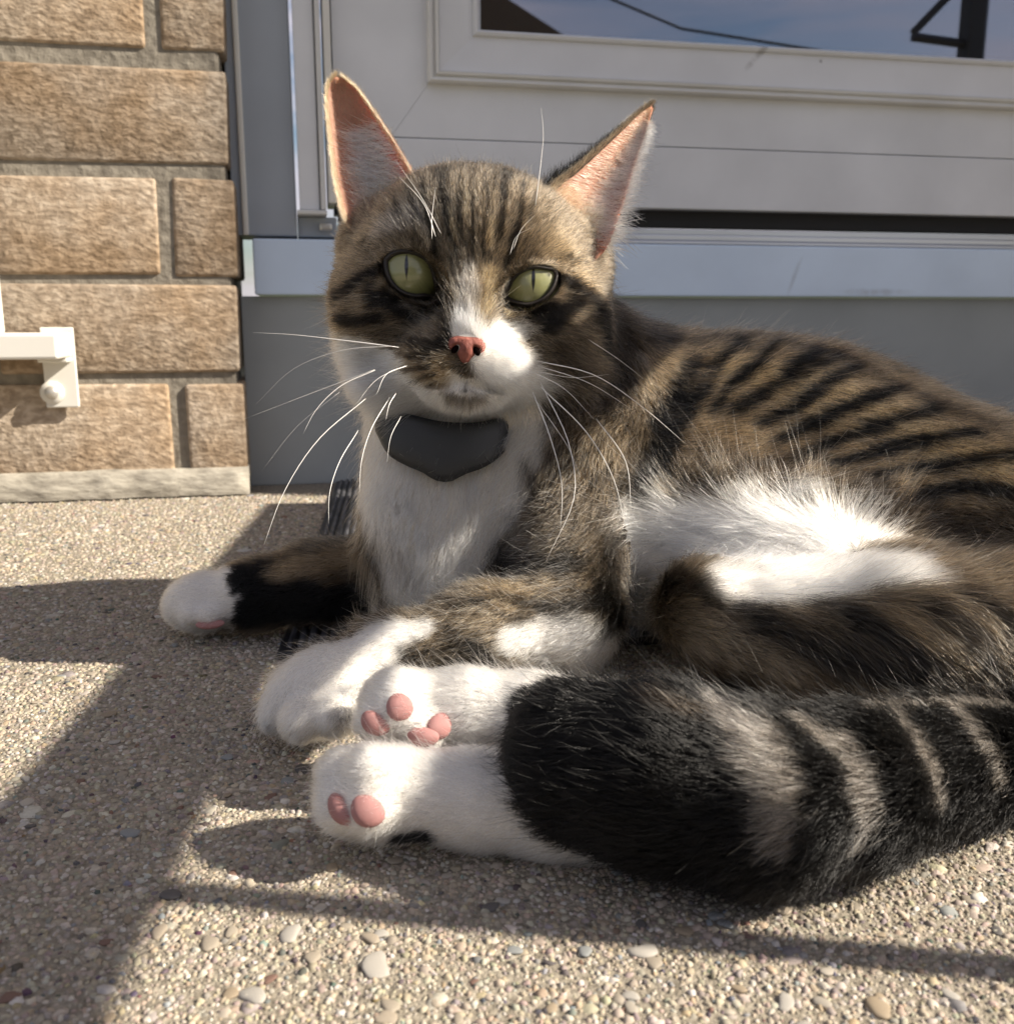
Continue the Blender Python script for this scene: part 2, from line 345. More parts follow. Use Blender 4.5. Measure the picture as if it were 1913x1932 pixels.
slab_poly('bottom_rail', m_alu, door, [(.0828, .3076), (X1, .3076), (X1, .3535), (.1172, .3535)], YD - .002, YD + .032)
def ring(name, mat, x0, x1, z0, z1, prof):
    bm = bmesh.new(); rows_ = []
    for d, y in prof:
        rows_.append([bm.verts.new((x0 + d, y, z1)), bm.verts.new((x0 + d, y, z0 + d)), bm.verts.new((x1 - d, y, z0 + d)), bm.verts.new((x1 - d, y, z1))])
    for a, b_ in zip(rows_[:-1], rows_[1:]):
        for i in range(3): bm.faces.new((a[i], a[i+1], b_[i+1], b_[i]))
    return part(door, obj(name, bm, mat, door))
ring('moulding', m_mould, .1150, .845, .3520, 1.55, [(0, YD - .002), (.0005, YD - .0105), (.0022, YD - .0120), (.0040, YD - .0110), (.0048, YD - .0085), (.0062, YD - .0085), (.0070, YD - .0115), (.0092, YD - .0120), (.0100, YD - .0090)])
ring('glazing_frame', m_glz, .1250, .835, .3620, 1.54, [(0, YD - .0095), (.0010, YD - .0080), (.0300, YD - .0045), (.0312, YD - .0075), (.0335, YD - .0085), (.0352, YD - .0070), (.0365, YD - .001), (.0400, YD + .010)])
part(door, boxo('pane', m_glass, door, .160, .799, YD + .009, YD + .012, .398, 1.52))
m_in, *_ = material('dim_interior', (.03, .03, .032, 1), .8)
part(door, boxo('inner_door', m_in, door, .0345, X1 - .001, YD + .10, YD + .12, .25, 1.6))
part(door, boxo('gap_shade_strip', m_dark, door, .0350, X1, YD + .012, YD + .03, .2365, .2515))  # black strip stands for the deep shade in the gap under the door

sill = empty('door_sill', (.35, YD, .17)); tag(sill, 'glossy white door sill with metal tracks below the door', 'door sill')
part(sill, boxo('sill_face', m_sill, sill, -.0400, .9395, YD - .010, YD + .09, .1710, .2188, .0015))
part(sill, boxo('track', m_track, sill, .0345, .9390, YD - .007, YD + .006, .2190, .2225, .0012))
part(sill, boxo('track', m_track, sill, .0345, .9390, YD + .000, YD + .010, .2226, .2290, .0015))
part(sill, boxo('track', m_track, sill, .0345, .9390, YD + .011, YD + .04, .2260, .2345, .001))
riser = boxo('riser_panel', m_riser, None, -.0530, .9395, YD, YD + .03, 0.0, .1700, .001); tag(riser, 'grey panel under the white sill, reaching down to the concrete', 'riser panel')

# ------------------------------------------------------------------ ribbed mat
m_mat, n, l, b = material('black_mat_rubber', (.016, .016, .018, 1), .42, 0, .5)
m_rib, n, l, b = material('woven_rib', rough=.45, spec=.6)
noise_mix(n, l, b, (.02, .02, .022, 1), (.10, .10, .11, 1), 160, 3, .35, .65, (1, .35, 1), bump=.6, bump_dist=.001)
mat_o = empty('door_mat', (-.0175, .436, 0), -.09); tag(mat_o, 'black ribbed door mat lying under the cat', 'door mat')
boxo('mat_base', m_mat, mat_o, 0, .56, 0, .462, .0015, .0045, .0015)
for i in range(68):
    x, w = (.004 + i * .0048, .0030) if i < 34 else (.17 + (i - 34) * .0115, .0085)
    boxo('rib', m_rib if i % 9 < 6 else m_mat, mat_o, x, x + w, .002, .460, .0030, .0062 + .0006 * (i % 3), .0012)
boxo('edge_strip', m_mat, mat_o, 0, .56, -.004, .0015, .0012, .0050, .0015)

# ------------------------------------------------------------------ railing bracket at the left edge
rb = empty('railing', (-.21, YB, .1)); tag(rb, 'white metal railing end screwed to the brick wall', 'railing')
part(rb, boxo('bracket', m_white, rb, -.2090, -.1835, YB - .0075, YB - .0045, .0790, .1440, .001))
part(rb, boxo('bottom_rail', m_white, rb, -.75, -.1850, YB - .058, YB - .0080, .1205, .1400, .002))
part(rb, boxo('bracket_lip', m_white, rb, -.2085, -.1860, YB - .0250, YB - .0076, .1165, .1200, .001))
for i in range(5):
    part(rb, boxo('baluster', m_white, rb, -.2460 - i * .11, -.2300 - i * .11, YB - .042, YB - .024, .1402, .95, .0015))
bm = bmesh.new(); bmesh.ops.create_cone(bm, cap_ends=True, segments=14, radius1=.0062, radius2=.0050, depth=.004); bmesh.ops.rotate(bm, verts=bm.verts, cent=(0, 0, 0), matrix=Matrix.Rotation(R(90), 3, 'X'))
sc = obj('screw', bm, m_screw, rb, True); part(rb, sc); sc.location = (-.2035, YB - .0098, .0915)
bm = bmesh.new(); bmesh.ops.create_cone(bm, cap_ends=True, segments=14, radius1=.0098, radius2=.0090, depth=.0016); bmesh.ops.rotate(bm, verts=bm.verts, cent=(0, 0, 0), matrix=Matrix.Rotation(R(90), 3, 'X'))
sc = obj('washer', bm, m_white, rb, True); part(rb, sc); sc.location = (-.2035, YB - .0085, .0915)

# ------------------------------------------------------------------ beyond the frame: what throws the shade and what the pane mirrors
side = boxo('door_shade_wall', m_brick, None, 1.30, 1.46, .372, 1.1, 0, 2.4, .004); tag(side, 'unseen brick wall added right of the door to shade it', 'wall')  # made-up wall out of view, added to keep the door in shade
hr = empty('handrail', (.58, .2, 0)); tag(hr, 'flat white handrail with a thin post right of the porch', 'handrail')
RZ = .42                                            # rail line x = .458 + .135 y
bm = bmesh.new(); box(bm, -.0225, .0225, -.62, .62, RZ - .012, RZ + .012, .005)
o = obj('rail', bm, m_white, hr); o.location = (.458 - hr.location.x, -hr.location.y, 0); o.rotation_euler = (0, 0, -math.atan(.135))
for (px, py, w) in ((.467, .0676, .0046), (.540, .606, .006), (.385, -.54, .006)):
    part(hr, boxo('post', m_white, hr, px - w, px + w, py - w, py + w, 0, RZ - .0125, .001))

front = empty('front_wall', (1.13, YD, 0)); tag(front, 'strip of brick wall between the door and the added shade wall', 'wall')
part(front, boxo('casing', m_trim, front, .942, .990, YD - .004, YD + .05, 0, 1.6, .0015))
part(front, boxo('brick_face', m_brick, front, .992, 1.298, YB, YB + .15, 0, 2.4, .003))
m_post, *_ = material('dark_metal_post', (.035, .032, .03, 1), .5)
pp = empty('porch_post', (1.73, -.59, 0)); tag(pp, 'dark metal porch posts with a slanting brace mirrored in the pane', 'post')
part(pp, boxo('post', m_post, pp, 1.705, 1.755, -.615, -.565, 0, 2.6, .004))
part(pp, boxo('post', m_post, pp, 1.885, 1.910, -.60, -.575, 0, 2.6, .003))
part(pp, link('brace', tube_mesh('brace', [(1.56, -.59, .85), (1.72, -.59, .84)], [.012, .012], 6), m_post, pp))
part(pp, link('brace', tube_mesh('brace', [(1.56, -.59, .86), (1.72, -.59, 1.02)], [.010, .010], 6), m_post, pp))
# a house across the way, seen only in the pane
m_hw, *_ = material('house_siding', (.30, .22, .16, 1), .8); m_hr, *_ = material('house_roof', (.17, .11, .075, 1), .9); m_tarp, *_ = material('blue_tarp', (.03, .06, .20, 1), .6)
hs_ = empty('house', (-1.0, -22, -.36)); tag(hs_, 'brown roofed house across the way mirrored in the pane', 'house')
part(hs_, boxo('wall', m_hw, hs_, -7, 5.5, -27, -20, -.36, 5.75))
bm = bmesh.new()
for y in (-19.6, -27.4):
    for x, z in ((-6.8, 5.6), (-.4, 9.6), (7.2, 5.6)): bm.verts.new((x, y, z))
bm.verts.ensure_lookup_table(); v_ = bm.verts
for f_ in ((0, 1, 2), (5, 4, 3), (0, 3, 4, 1), (1, 4, 5, 2), (2, 5, 3, 0)): bm.faces.new([v_[i] for i in f_])
roof_ = part(hs_, obj('roof', bm, m_hr, hs_)); roof_.location.x = -1.0
part(hs_, boxo('window', m_glass, hs_, -3, -1.4, -19.98, -19.94, 1.2, 2.6)); part(hs_, boxo('window', m_glass, hs_, 1.2, 2.8, -19.98, -19.94, 1.2, 2.6))
wire = link('overhead_cable', tube_mesh('overhead_cable', [(-14, -24, 16), (0, -21, 9.3), (8, -19, 6.0), (18, -16, 4.2)], [.03] * 4, 5), m_dark); tag(wire, 'dark overhead cable crossing the sky in the pane', 'cable')
# ------------------------------------------------------------------ cat : distance field -> one continuous skin
CP, SP = math.cos(PITCH), math.sin(PITCH)
def P(u, v, t):
    """cat space (x right, y away, z up, turned by YAW): the point seen in direction (u, v) at depth t"""
    a, b = (u - 956.5) / FPX, (966 - v) / FPX
    return np.array([a * t, t * (CP + b * SP), CAM_H + t * (b * CP - SP)])
AX = np.array([[1, 0, 0], [0, SP, CP], [0, -CP, SP]])      # right, up, towards the viewer

class Field:
    def __init__(s, lo, hi, h):
        s.lo = np.array(lo); s.h = h
        s.n = np.ceil((np.array(hi) - s.lo) / h).astype(int) + 1
        s.d = np.full(s.n, 0.05, np.float32); s.lab = np.zeros(s.n, np.int8); s.cur = 0
        s.ax = [s.lo[i] + h * np.arange(s.n[i]) for i in range(3)]
    def sub(s, lo, hi):
        a = np.clip(np.floor((lo - s.lo) / s.h).astype(int), 0, s.n); b = np.clip(np.ceil((hi - s.lo) / s.h).astype(int) + 1, 0, s.n)
        if (b <= a).any(): return None
        sl = tuple(slice(a[i], b[i]) for i in range(3))
        g = [s.ax[i][sl[i]].astype(np.float32).reshape([-1 if j == i else 1 for j in range(3)]) for i in range(3)]
        return sl, g
    def merge(s, sl, e, k, op='add'):
        d = s.d[sl]
        if op == 'add': s.lab[sl] = np.where(e < d, s.cur, s.lab[sl])
        if op == 'cut':
            h = np.maximum(k - np.abs(d + e), 0) / k; s.d[sl] = np.maximum(d, -e) + h * h * k * .25
        else:
            h = np.maximum(k - np.abs(d - e), 0) / k; s.d[sl] = np.minimum(d, e) - h * h * k * .25
    def ell(s, c, A, r, k, op='add'):
        c = np.asarray(c, float); r = np.asarray(r, float); m = k + .012
        ext = np.sqrt(((A.T * r) ** 2).sum(1)) + m
        q = s.sub(c - ext, c + ext)
        if q is None: return
        sl, g = q; g = [g[i] - c[i] for i in range(3)]
        l = [A[i][0] * g[0] + A[i][1] * g[1] + A[i][2] * g[2] for i in range(3)]
        k0 = np.sqrt(sum((l[i] / r[i]) ** 2 for i in range(3))); k1 = np.sqrt(sum((l[i] / r[i] ** 2) ** 2 for i in range(3)))
        s.merge(sl, (k0 * (k0 - 1) / np.maximum(k1, 1e-6)).astype(np.float32), k, op)
    def cone(s, a, b, ra, rb, k, op='add'):
        a, b = np.asarray(a, float), np.asarray(b, float); R_ = max(ra, rb) + k + .012
        q = s.sub(np.minimum(a, b) - R_, np.maximum(a, b) + R_)
        if q is None: return
        sl, g = q; ab = b - a; L2 = (ab ** 2).sum() + 1e-12
        g = [g[i] - a[i] for i in range(3)]
        t = np.clip((g[0] * ab[0] + g[1] * ab[1] + g[2] * ab[2]) / L2, 0, 1)
        d = np.sqrt(sum((g[i] - t * ab[i]) ** 2 for i in range(3))) - (ra + (rb - ra) * t)
        s.merge(sl, d.astype(np.float32), k, op)
    def chain(s, pts, k, k0=None):
        """pts: (u, v, depth, radius in px)"""
        for i, (p, q) in enumerate(zip(pts[:-1], pts[1:])):
            s.cone(P(*p[:3]), P(*q[:3]), p[3] * p[2] / FPX, q[3] * q[2] / FPX, k if (i or k0 is None) else k0)
    def blob(s, u, v, t, ru, rv, rt, k, rot=0.0, op='add'):
        c, sn = math.cos(R(rot)), math.sin(R(rot)); sc = t / FPX
        A = np.array([c * AX[0] + sn * AX[1], -sn * AX[0] + c * AX[1], AX[2]])
        s.ell(P(u, v, t), A, (ru * sc, rv * sc, rt * sc), k, op)

def surface_nets(F):
    d = F.d; ins = d < 0
    m = np.zeros(np.array(d.shape) - 1, np.uint8)
    for dx in (0, 1):
        for dy in (0, 1):
            for dz in (0, 1):
                m += ins[dx:d.shape[0]-1+dx, dy:d.shape[1]-1+dy, dz:d.shape[2]-1+dz]
    act = (m > 0) & (m < 8); ci = np.argwhere(act); idx = np.full(act.shape, -1, np.int32); idx[act] = np.arange(len(ci))
    acc = np.zeros((len(ci), 3)); cnt = np.zeros(len(ci))
    cor = [np.array(c) for c in ((0,0,0),(1,0,0),(0,1,0),(1,1,0),(0,0,1),(1,0,1),(0,1,1),(1,1,1))]
    val = [d[ci[:,0]+c[0], ci[:,1]+c[1], ci[:,2]+c[2]].astype(float) for c in cor]
    for i in range(8):
        for j in range(i + 1, 8):
            if np.abs(cor[i] - cor[j]).sum() != 1: continue
            x = (val[i] < 0) != (val[j] < 0)
            t = np.where(x, val[i] / np.where(x, val[i] - val[j], 1), 0)
            acc += np.where(x[:, None], cor[i] + t[:, None] * (cor[j] - cor[i]), 0); cnt += x
    vs = F.lo + F.h * (ci + acc / cnt[:, None]); lab = F.lab[ci[:,0], ci[:,1], ci[:,2]]
    fs = []
    for ax in range(3):
        a, b = [(1, 2), (2, 0), (0, 1)][ax]
        lo = [slice(None)] * 3; hi = [slice(None)] * 3; lo[ax] = slice(0, -1); hi[ax] = slice(1, None)
        x = ins[tuple(lo)] != ins[tuple(hi)]
        e = np.argwhere(x); e = e[(e[:, a] > 0) & (e[:, b] > 0) & (e[:, a] < d.shape[a] - 1) & (e[:, b] < d.shape[b] - 1)]
        q = []
        for oa, ob in ((0, 0), (-1, 0), (-1, -1), (0, -1)):
            c = e.copy(); c[:, a] += oa; c[:, b] += ob; q.append(idx[c[:, 0], c[:, 1], c[:, 2]])
        q = np.stack(q, 1); s0 = ins[e[:, 0], e[:, 1], e[:, 2]]
        q[~s0] = q[~s0][:, ::-1]; fs.append(q)
    return vs, np.concatenate(fs), lab

# --- the head has axes of its own: x to its left in the picture plane, y up, z out of the face
HT = 0.42; HS = HT / FPX
HO = P(889, 560, HT)
_c, _s = math.cos(R(5.5)), math.sin(R(5.5))
HA = np.array([_c * AX[0] - _s * AX[1], _s * AX[0] + _c * AX[1], AX[2]])
def HP(x, y, z):
    'head place: x, y as seen from the front, z towards the viewer'
    return P(889 + _c * x + _s * y, 560 + _s * x - _c * y, HT - z * HS)
def head_px(p):
    q = p - np.array([0, 0, CAM_H]); t = -(q @ AX[2]); du, dv = 956.5 + FPX * (q @ AX[0]) / t - 889, 966 - FPX * (q @ AX[1]) / t - 560
    return np.stack([_c * du + _s * dv, _s * du - _c * dv, (HT - t) / HS], -1)
EYES = [(-119, 31, -5), (113, 31, -5)]; ER = 66

PARTS = dict(trunk=0, neck=1, fore_far=2, fore_near=3, thigh=4, hind=5, hind_low=6, tail=7, head=8)
def build_body(h):
    F = Field((-.19, .20, -.01), (.36, .64, .275), h)
    F.cur = PARTS['trunk']
    # trunk
    F.blob(1330, 850, .50, 200, 215, 200, .02)
    F.blob(1510, 905, .495, 250, 262, 230, .03, -15)
    F.blob(1730, 1010, .475, 260, 262, 240, .03, -25)
    F.blob(1960, 1110, .44, 300, 280, 240, .03, -25)
    F.blob(1300, 1010, .455, 190, 190, 150, .03)
    F.blob(1500, 1060, .43, 250, 150, 150, .03)              # belly towards the viewer
    F.cur = PARTS['neck']
    # neck, shoulder, chest
    F.cone(P(900, 640, .475), P(1250, 860, .50), 190*.475/FPX, 205*.5/FPX, .02)
    F.cone(P(850, 700, .465), P(835, 1000, .46), 165*.465/FPX, 140*.46/FPX, .02)
    F.blob(850, 985, .455, 150, 165, 120, .02)
    F.blob(1100, 930, .445, 165, 190, 130, .02, 20)          # near shoulder
    F.blob(900, 1120, .45, 180, 90, 100, .02)
    F.cur = PARTS['fore_far']
    # far front leg
    F.chain([(735, 1085, .475, 85), (600, 1098, .475, 72), (480, 1122, .475, 60), (400, 1135, .475, 54)], .012)
    F.blob(365, 1138, .475, 58, 52, 58, .008, 10)
    for du, dv, dt in ((338, 1148, .470), (362, 1160, .462), (398, 1163, .461)): F.blob(du, dv, dt, 26, 24, 28, .004)
    F.cur = PARTS['fore_near']
    # near front leg
    F.chain([(1080, 1010, .428, 108), (1070, 1170, .402, 96), (905, 1195, .385, 88), (735, 1240, .372, 68), (640, 1282, .362, 70)], .012)
    F.blob(592, 1312, .355, 94, 82, 80, .010, 20)
    for du, dv, dt, r in ((528, 1345, .352, 42), (572, 1358, .337, 46), (632, 1352, .334, 42), (672, 1325, .342, 38)): F.blob(du, dv, dt, r, r, r*1.2, .0035)
    F.cur = PARTS['thigh']
    # hind quarters
    F.chain([(1325, 1150, .388, 98), (1480, 1200, .39, 130), (1700, 1210, .385, 165), (1960, 1230, .385, 200)], .014)
    F.chain([(1380, 1095, .42, 70), (1560, 1085, .415, 85), (1740, 1100, .415, 90)], .012)
    F.cur = PARTS['hind']
    # hind feet
    F.chain([(1130, 1375, .315, 85), (1000, 1350, .318, 76), (880, 1338, .318, 70), (790, 1340, .318, 70)], .008)
    F.blob(755, 1335, .318, 72, 66, 70, .008)
    for du, dv, dt, r in ((718, 1318, .314, 36), (748, 1300, .310, 42), (706, 1362, .306, 38), (748, 1340, .304, 38), (800, 1385, .306, 42)): F.blob(du, dv, dt, r, r, r, .0045)
    F.cur = PARTS['hind_low']
    F.chain([(1150, 1540, .285, 95), (1040, 1525, .285, 92), (900, 1508, .285, 86), (760, 1497, .285, 84)], .007)
    F.blob(692, 1498, .285, 94, 88, 84, .008)
    for du, dv, dt, r in ((640, 1460, .281, 46), (698, 1456, .274, 50), (636, 1526, .275, 44), (692, 1533, .270, 46)): F.blob(du, dv, dt, r, r, r, .005)
    F.cur = PARTS['tail']
    # tail, ringed, its blunt black end over the hind feet
    F.chain([(1105, 1435, .277, 150), (1250, 1465, .270, 170), (1430, 1500, .266, 172), (1600, 1485, .275, 150), (1780, 1440, .30, 125), (1960, 1420, .315, 112), (2160, 1390, .34, 110), (2300, 1250, .40, 110)], .006)
    F.cur = PARTS['head']
    # head
    def e(x, y, z, rx, ry, rz, k=16, op='add'): F.ell(HP(x, y, z), HA, (rx*HS, ry*HS, rz*HS), k*HS, op)
    e(0, 72, -120, 232, 178, 215, 30)
    e(-152, -28, -85, 116, 132, 140, 60); e(150, -25, -85, 116, 132, 140, 60)
    e(0, 95, -15, 150, 112, 85, 60)
    F.cone(HP(0, 80, 45), HP(0, -75, 108), 60*HS, 43*HS, 45*HS)
    e(0, -115, 60, 112, 74, 78, 40)
    e(-56, -130, 92, 70, 52, 50, 22); e(56, -130, 92, 70, 52, 50, 22)
    e(0, -186, 74, 74, 38, 46, 26)
    e(0, -130, -25, 165, 88, 110, 40)
    for sx in (-1, 1):
        e(sx*118, 92, 18, 70, 30, 34, 30)                                         # brow
        e(sx*118, -35, 20, 75, 34, 40, 30)                                        # cheekbone
    e(-178, -112, -95, 54, 85, 90, 50); e(-120, -190, -60, 90, 50, 80, 40); e(190, -110, -100, 70, 90, 90, 50)
    # ear roots
    e(-190, 80, -130, 72, 90, 70, 50); e(192, 85, -130, 72, 90, 70, 50)
    for (x, y, z), rot, rx, ry in zip(EYES, (-30, 32), (49, 47), (33, 25)):       # lids over the ball, then the opening
        e(x, y, z, ER + 8, ER + 8, ER + 8, 24)
        c0, s0 = math.cos(R(rot)), math.sin(R(rot)); A = np.array([c0 * HA[0] + s0 * HA[1], -s0 * HA[0] + c0 * HA[1], HA[2]])
        F.ell(HP(x, y, z + 70), A, (rx * HS * 1.12, ry * HS * 1.12, 75 * HS), 5 * HS, 'cut')
    # mouth line
    F.cone(HP(0, -138, 150), HP(0, -162, 128), 5*HS, 5*HS, 10*HS, 'cut')
    for sx in (-1, 1): F.cone(HP(0, -162, 132), HP(sx*70, -170, 108), 6*HS, 5*HS, 10*HS, 'cut')
    # flat where it lies on the ground
    gz = (F.ax[2] - 0.0005).reshape(1, 1, -1); F.d = np.maximum(F.d, -gz.astype(np.float32))
    return surface_nets(F)

# ------------------------------------------------------------------ the cat
cat = empty('cat', (0, 0, 0), -YAW)
tag(cat, 'brown tabby cat with white chest, belly and paws lying beside the door', 'cat')
vs, fs, lab = build_body(GRID)
bvh = BVHTree.FromPolygons([tuple(v) for v in vs], [tuple(f) for f in fs])
PN = {v: k for k, v in PARTS.items()}
flab = lab[fs[:, 0]]
EYEP = Vector((0, 0, CAM_H))
def surf(u, v, part=None):
    """first point of the coat in direction (u, v) that belongs to `part`; also its normal"""
    d = Vector(P(u, v, 1.0)) - EYEP; d.normalize(); o = EYEP.copy(); first = None
    for _ in range(8):
        p, n, i, _d = bvh.ray_cast(o, d)
        if p is None: break
        if n.dot(d) < 0:
            if part is None or flab[i] in part: return np.array(p), np.array(n)
        o = p + d * 1e-4
    return None
# vertex normals
def vnormals(V, F):
    a = V[F[:, 2]] - V[F[:, 0]]; b_ = V[F[:, 3]] - V[F[:, 1]]; fn = np.cross(a, b_); N = np.zeros_like(V)
    for k in range(4): np.add.at(N, F[:, k], fn)
    return N / (np.linalg.norm(N, axis=1)[:, None] + 1e-12), np.linalg.norm(fn, axis=1) / 2
VN, FA = vnormals(vs, fs)
HDL = head_px(vs)                                    # head coordinates of every vertex (px)

def ids(part): return None if part is None else {PARTS[x] for x in part.split()}
def stroke_points(pts, part, step=9):
    out = []
    pp = ids(part)
    if len(pts) == 1: pts = [pts[0], (pts[0][0] + 1, pts[0][1], pts[0][2])]
    for a, b_ in zip(pts[:-1], pts[1:]):
        n_ = max(1, int(math.hypot(b_[0] - a[0], b_[1] - a[1]) / step))
        for k in range(n_ + 1):
            t = k / n_; u, v, r = (a[i] + (b_[i] - a[i]) * t for i in range(3))
            h_ = surf(u, v, pp)
            if h_ is not None: out.append((*h_[0], r * np.linalg.norm(h_[0] - np.array(EYEP)) / FPX))
    return np.array(out)

# ---- coat colours (hair colours; a few strokes also carry shade)
WHITE, TAN, GOLD, BROWN, DARK, BLACK, GREY, CREAM = [np.array(c) for c in
    ((.80, .755, .69), (.26, .185, .108), (.37, .262, .142), (.098, .074, .049), (.020, .0145, .010), (.0012, .0011, .0011), (.30, .26, .22), (.62, .50, .36))]
NV = len(vs)
col = np.tile(BROWN, (NV, 1)).astype(float); tick = np.ones(NV)        # tick: how strongly single hairs vary (agouti)
nz1 = vnoise(vs, 160, 1) * .6 + vnoise(vs, 420, 2) * .4; nz2 = vnoise(vs, 60, 5)
col = col * (1 - .5 * (nz2 > .62)[:, None] * .5)
def paint(c, pts, part=None, soft=.4, amt=1.0, tk=None, rag=.5, brk=False):
    sp = stroke_points(pts, part)
    if len(sp) == 0: return
    m = np.ones(NV, bool) if part is None else np.isin(lab, list(ids(part)))
    rm = sp[:, 3].max() * 1.5
    m &= ((vs > sp[:, :3].min(0) - rm) & (vs < sp[:, :3].max(0) + rm)).all(1)
    ix = np.nonzero(m)[0]
    if len(ix) == 0: return
    d = np.full(len(ix), 9.0)
    for q in sp: d = np.minimum(d, np.linalg.norm(vs[ix] - q[:3], axis=1) / q[3])
    d = d + (nz1[ix] - .5) * rag
    w = np.clip((1 - d) / soft + .5, 0, 1) * amt
    if brk: w = w * np.clip((vnoise(vs[ix], 75, 21) - .18) * 3.2, .55, 1)
    col[ix] += (c - col[ix]) * w[:, None]
    if tk is not None: tick[ix] += (tk - tick[ix]) * w
# back and flank: dark narrow stripes over tan
for p_ in ([(1250,700,60),(1450,720,90),(1620,790,90),(1800,870,90),(1920,940,80)],[(1300,800,50),(1480,850,60)]): paint(TAN, p_, 'trunk neck', .8, .9)
paint(GOLD, [(1400,690,35),(1560,740,45),(1720,810,45),(1880,890,50)], 'trunk', 1.0, .7)
for p_ in ([(1405,640,15),(1365,675,10),(1340,710,15),(1285,790,18)],[(1470,640,9),(1425,690,12),(1380,725,9),(1350,770,8)],[(1555,655,16),(1515,680,15),(1480,715,11),(1395,770,13)],[(1625,685,9),(1565,715,12),(1500,770,9),(1440,795,7)],[(1590,668,8),(1540,690,9),(1500,722,6)],
           [(1705,725,12),(1590,770,12),(1470,830,10)],[(1780,765,12),(1640,805,12),(1500,862,10)],[(1850,808,12),(1720,832,12),(1580,872,10)],[(1913,855,12),(1800,872,12),(1640,895,10)],[(1913,925,14),(1830,915,14),(1720,935,14)],
           [(1330,650,10),(1290,720,10),(1240,800,12)]): paint(BLACK, [(u, v, r * 1.2) for u, v, r in p_], 'trunk neck', .7, 1, rag=.9)
paint(DARK, [(1235,640,18),(1330,632,14),(1450,628,12),(1600,662,12),(1750,745,12),(1880,795,12)], 'trunk neck', 1.0, .9)
paint(DARK, [(1150,560,40),(1185,640,42),(1180,720,36)], 'trunk neck', .8, .9)
paint(GREY, [(1215,680,16)], 'trunk neck', 1, .5)
paint(BROWN, [(1240,860,60),(1350,870,60),(1480,880,50)], 'trunk', .8, .8)
paint(DARK, [(1400,880,22),(1470,872,18),(1540,862,18)], 'trunk', .8, .8)
paint(DARK, [(1640,905,24),(1720,950,30),(1790,990,40),(1860,1000,46),(1930,990,50)], 'trunk thigh', .8, .9)
paint(BROWN, [(1850,1080,40),(1940,1090,40)], 'trunk thigh', .8, .8)
# shoulder
paint(TAN, [(1110,850,70),(1050,950,80),(1010,1030,60)], 'neck', .8, .75)
for p_ in ([(965,950,11),(1040,895,12),(1130,840,11)],[(955,1010,12),(1050,965,12),(1150,890,12)],[(960,1060,14),(1060,1030,14),(1150,960,12)],[(1000,890,9),(1080,840,9)]): paint(BLACK, p_, 'neck', .8, .75)
paint(BLACK, [(1300,755,20),(1262,830,26),(1222,900,28),(1190,970,30),(1150,1040,40),(1120,1090,40)], 'trunk neck', .6, 1)  # shade in the gaps behind shoulder and elbow painted as black fur
paint(BLACK, [(935,1050,18),(1000,1070,26),(1080,1060,30)], 'neck fore_near', .7, .9)
# white chest and jaw, warmed in colour for bounced light in shade
CHEST = np.array((.76, .685, .575))
paint(CHEST, [(850,760,175),(840,830,165),(828,900,150),(815,980,128),(800,1060,100),(790,1120,80)], 'neck', .22, 1, .15)
paint(CHEST, [(680,700,60),(690,790,70),(690,880,70),(705,960,60),(725,1010,50)], 'neck', .3, 1, .15)
paint(CHEST, [(900,800,90),(960,830,50)], 'neck', .3, 1, .15)
paint(GREY, [(730,1060,26),(760,1090,26)], 'neck fore_far', .8, .7)
# far front leg
paint(BLACK, [(455,1120,75),(540,1120,80),(640,1110,80),(740,1090,60)], 'fore_far', .3, 1, .5)
paint(TAN * .75, [(520,1075,20),(580,1062,26),(650,1050,34)], 'fore_far', 1.0, .8, rag=1)
paint(GREY, [(690,1010,24),(720,1050,40)], 'fore_far neck', .9, .6)
paint(WHITE, [(310,1150,100),(340,1135,94)], 'fore_far', .14, 1, .1)
# near front leg
paint(TAN, [(960,1120,45),(880,1170,45),(820,1215,40)], 'fore_near', .9, .8)
paint(TAN, [(1010,1100,30),(900,1150,30)], 'fore_near', .8, .6)
for p_ in ([(725,1265,22),(790,1250,22),(870,1255,20),(960,1270,18)],[(830,1185,10),(890,1215,14),(930,1245,12)],[(980,1140,14),(1060,1150,22),(1130,1130,26)],[(890,1130,10),(950,1160,12),(1010,1180,12)],[(1090,1190,18),(1140,1200,22)]): paint(BLACK, p_, 'fore_near', .8, .85)
paint(WHITE, [(560,1310,130),(620,1280,108),(668,1260,80),(690,1225,62),(740,1190,40),(800,1180,22)], 'fore_near', .2, 1, .1)
paint(WHITE, [(960,1212,26),(1030,1212,44),(1100,1225,60),(1140,1250,60)], 'fore_near neck trunk', .45, 1, .3)
paint(BLACK, [(1160,1020,40),(1165,1100,44),(1155,1170,36)], 'fore_near neck', 1.1, .85, rag=1.2)  # black painted in for the shaded gap between elbow and belly
for p_ in ([(850,1140,12),(930,1120,16),(1000,1130,14)],[(760,1225,14),(830,1215,18),(900,1228,14)]): paint(BLACK, p_, 'fore_near', .8, .8, rag=1.2)
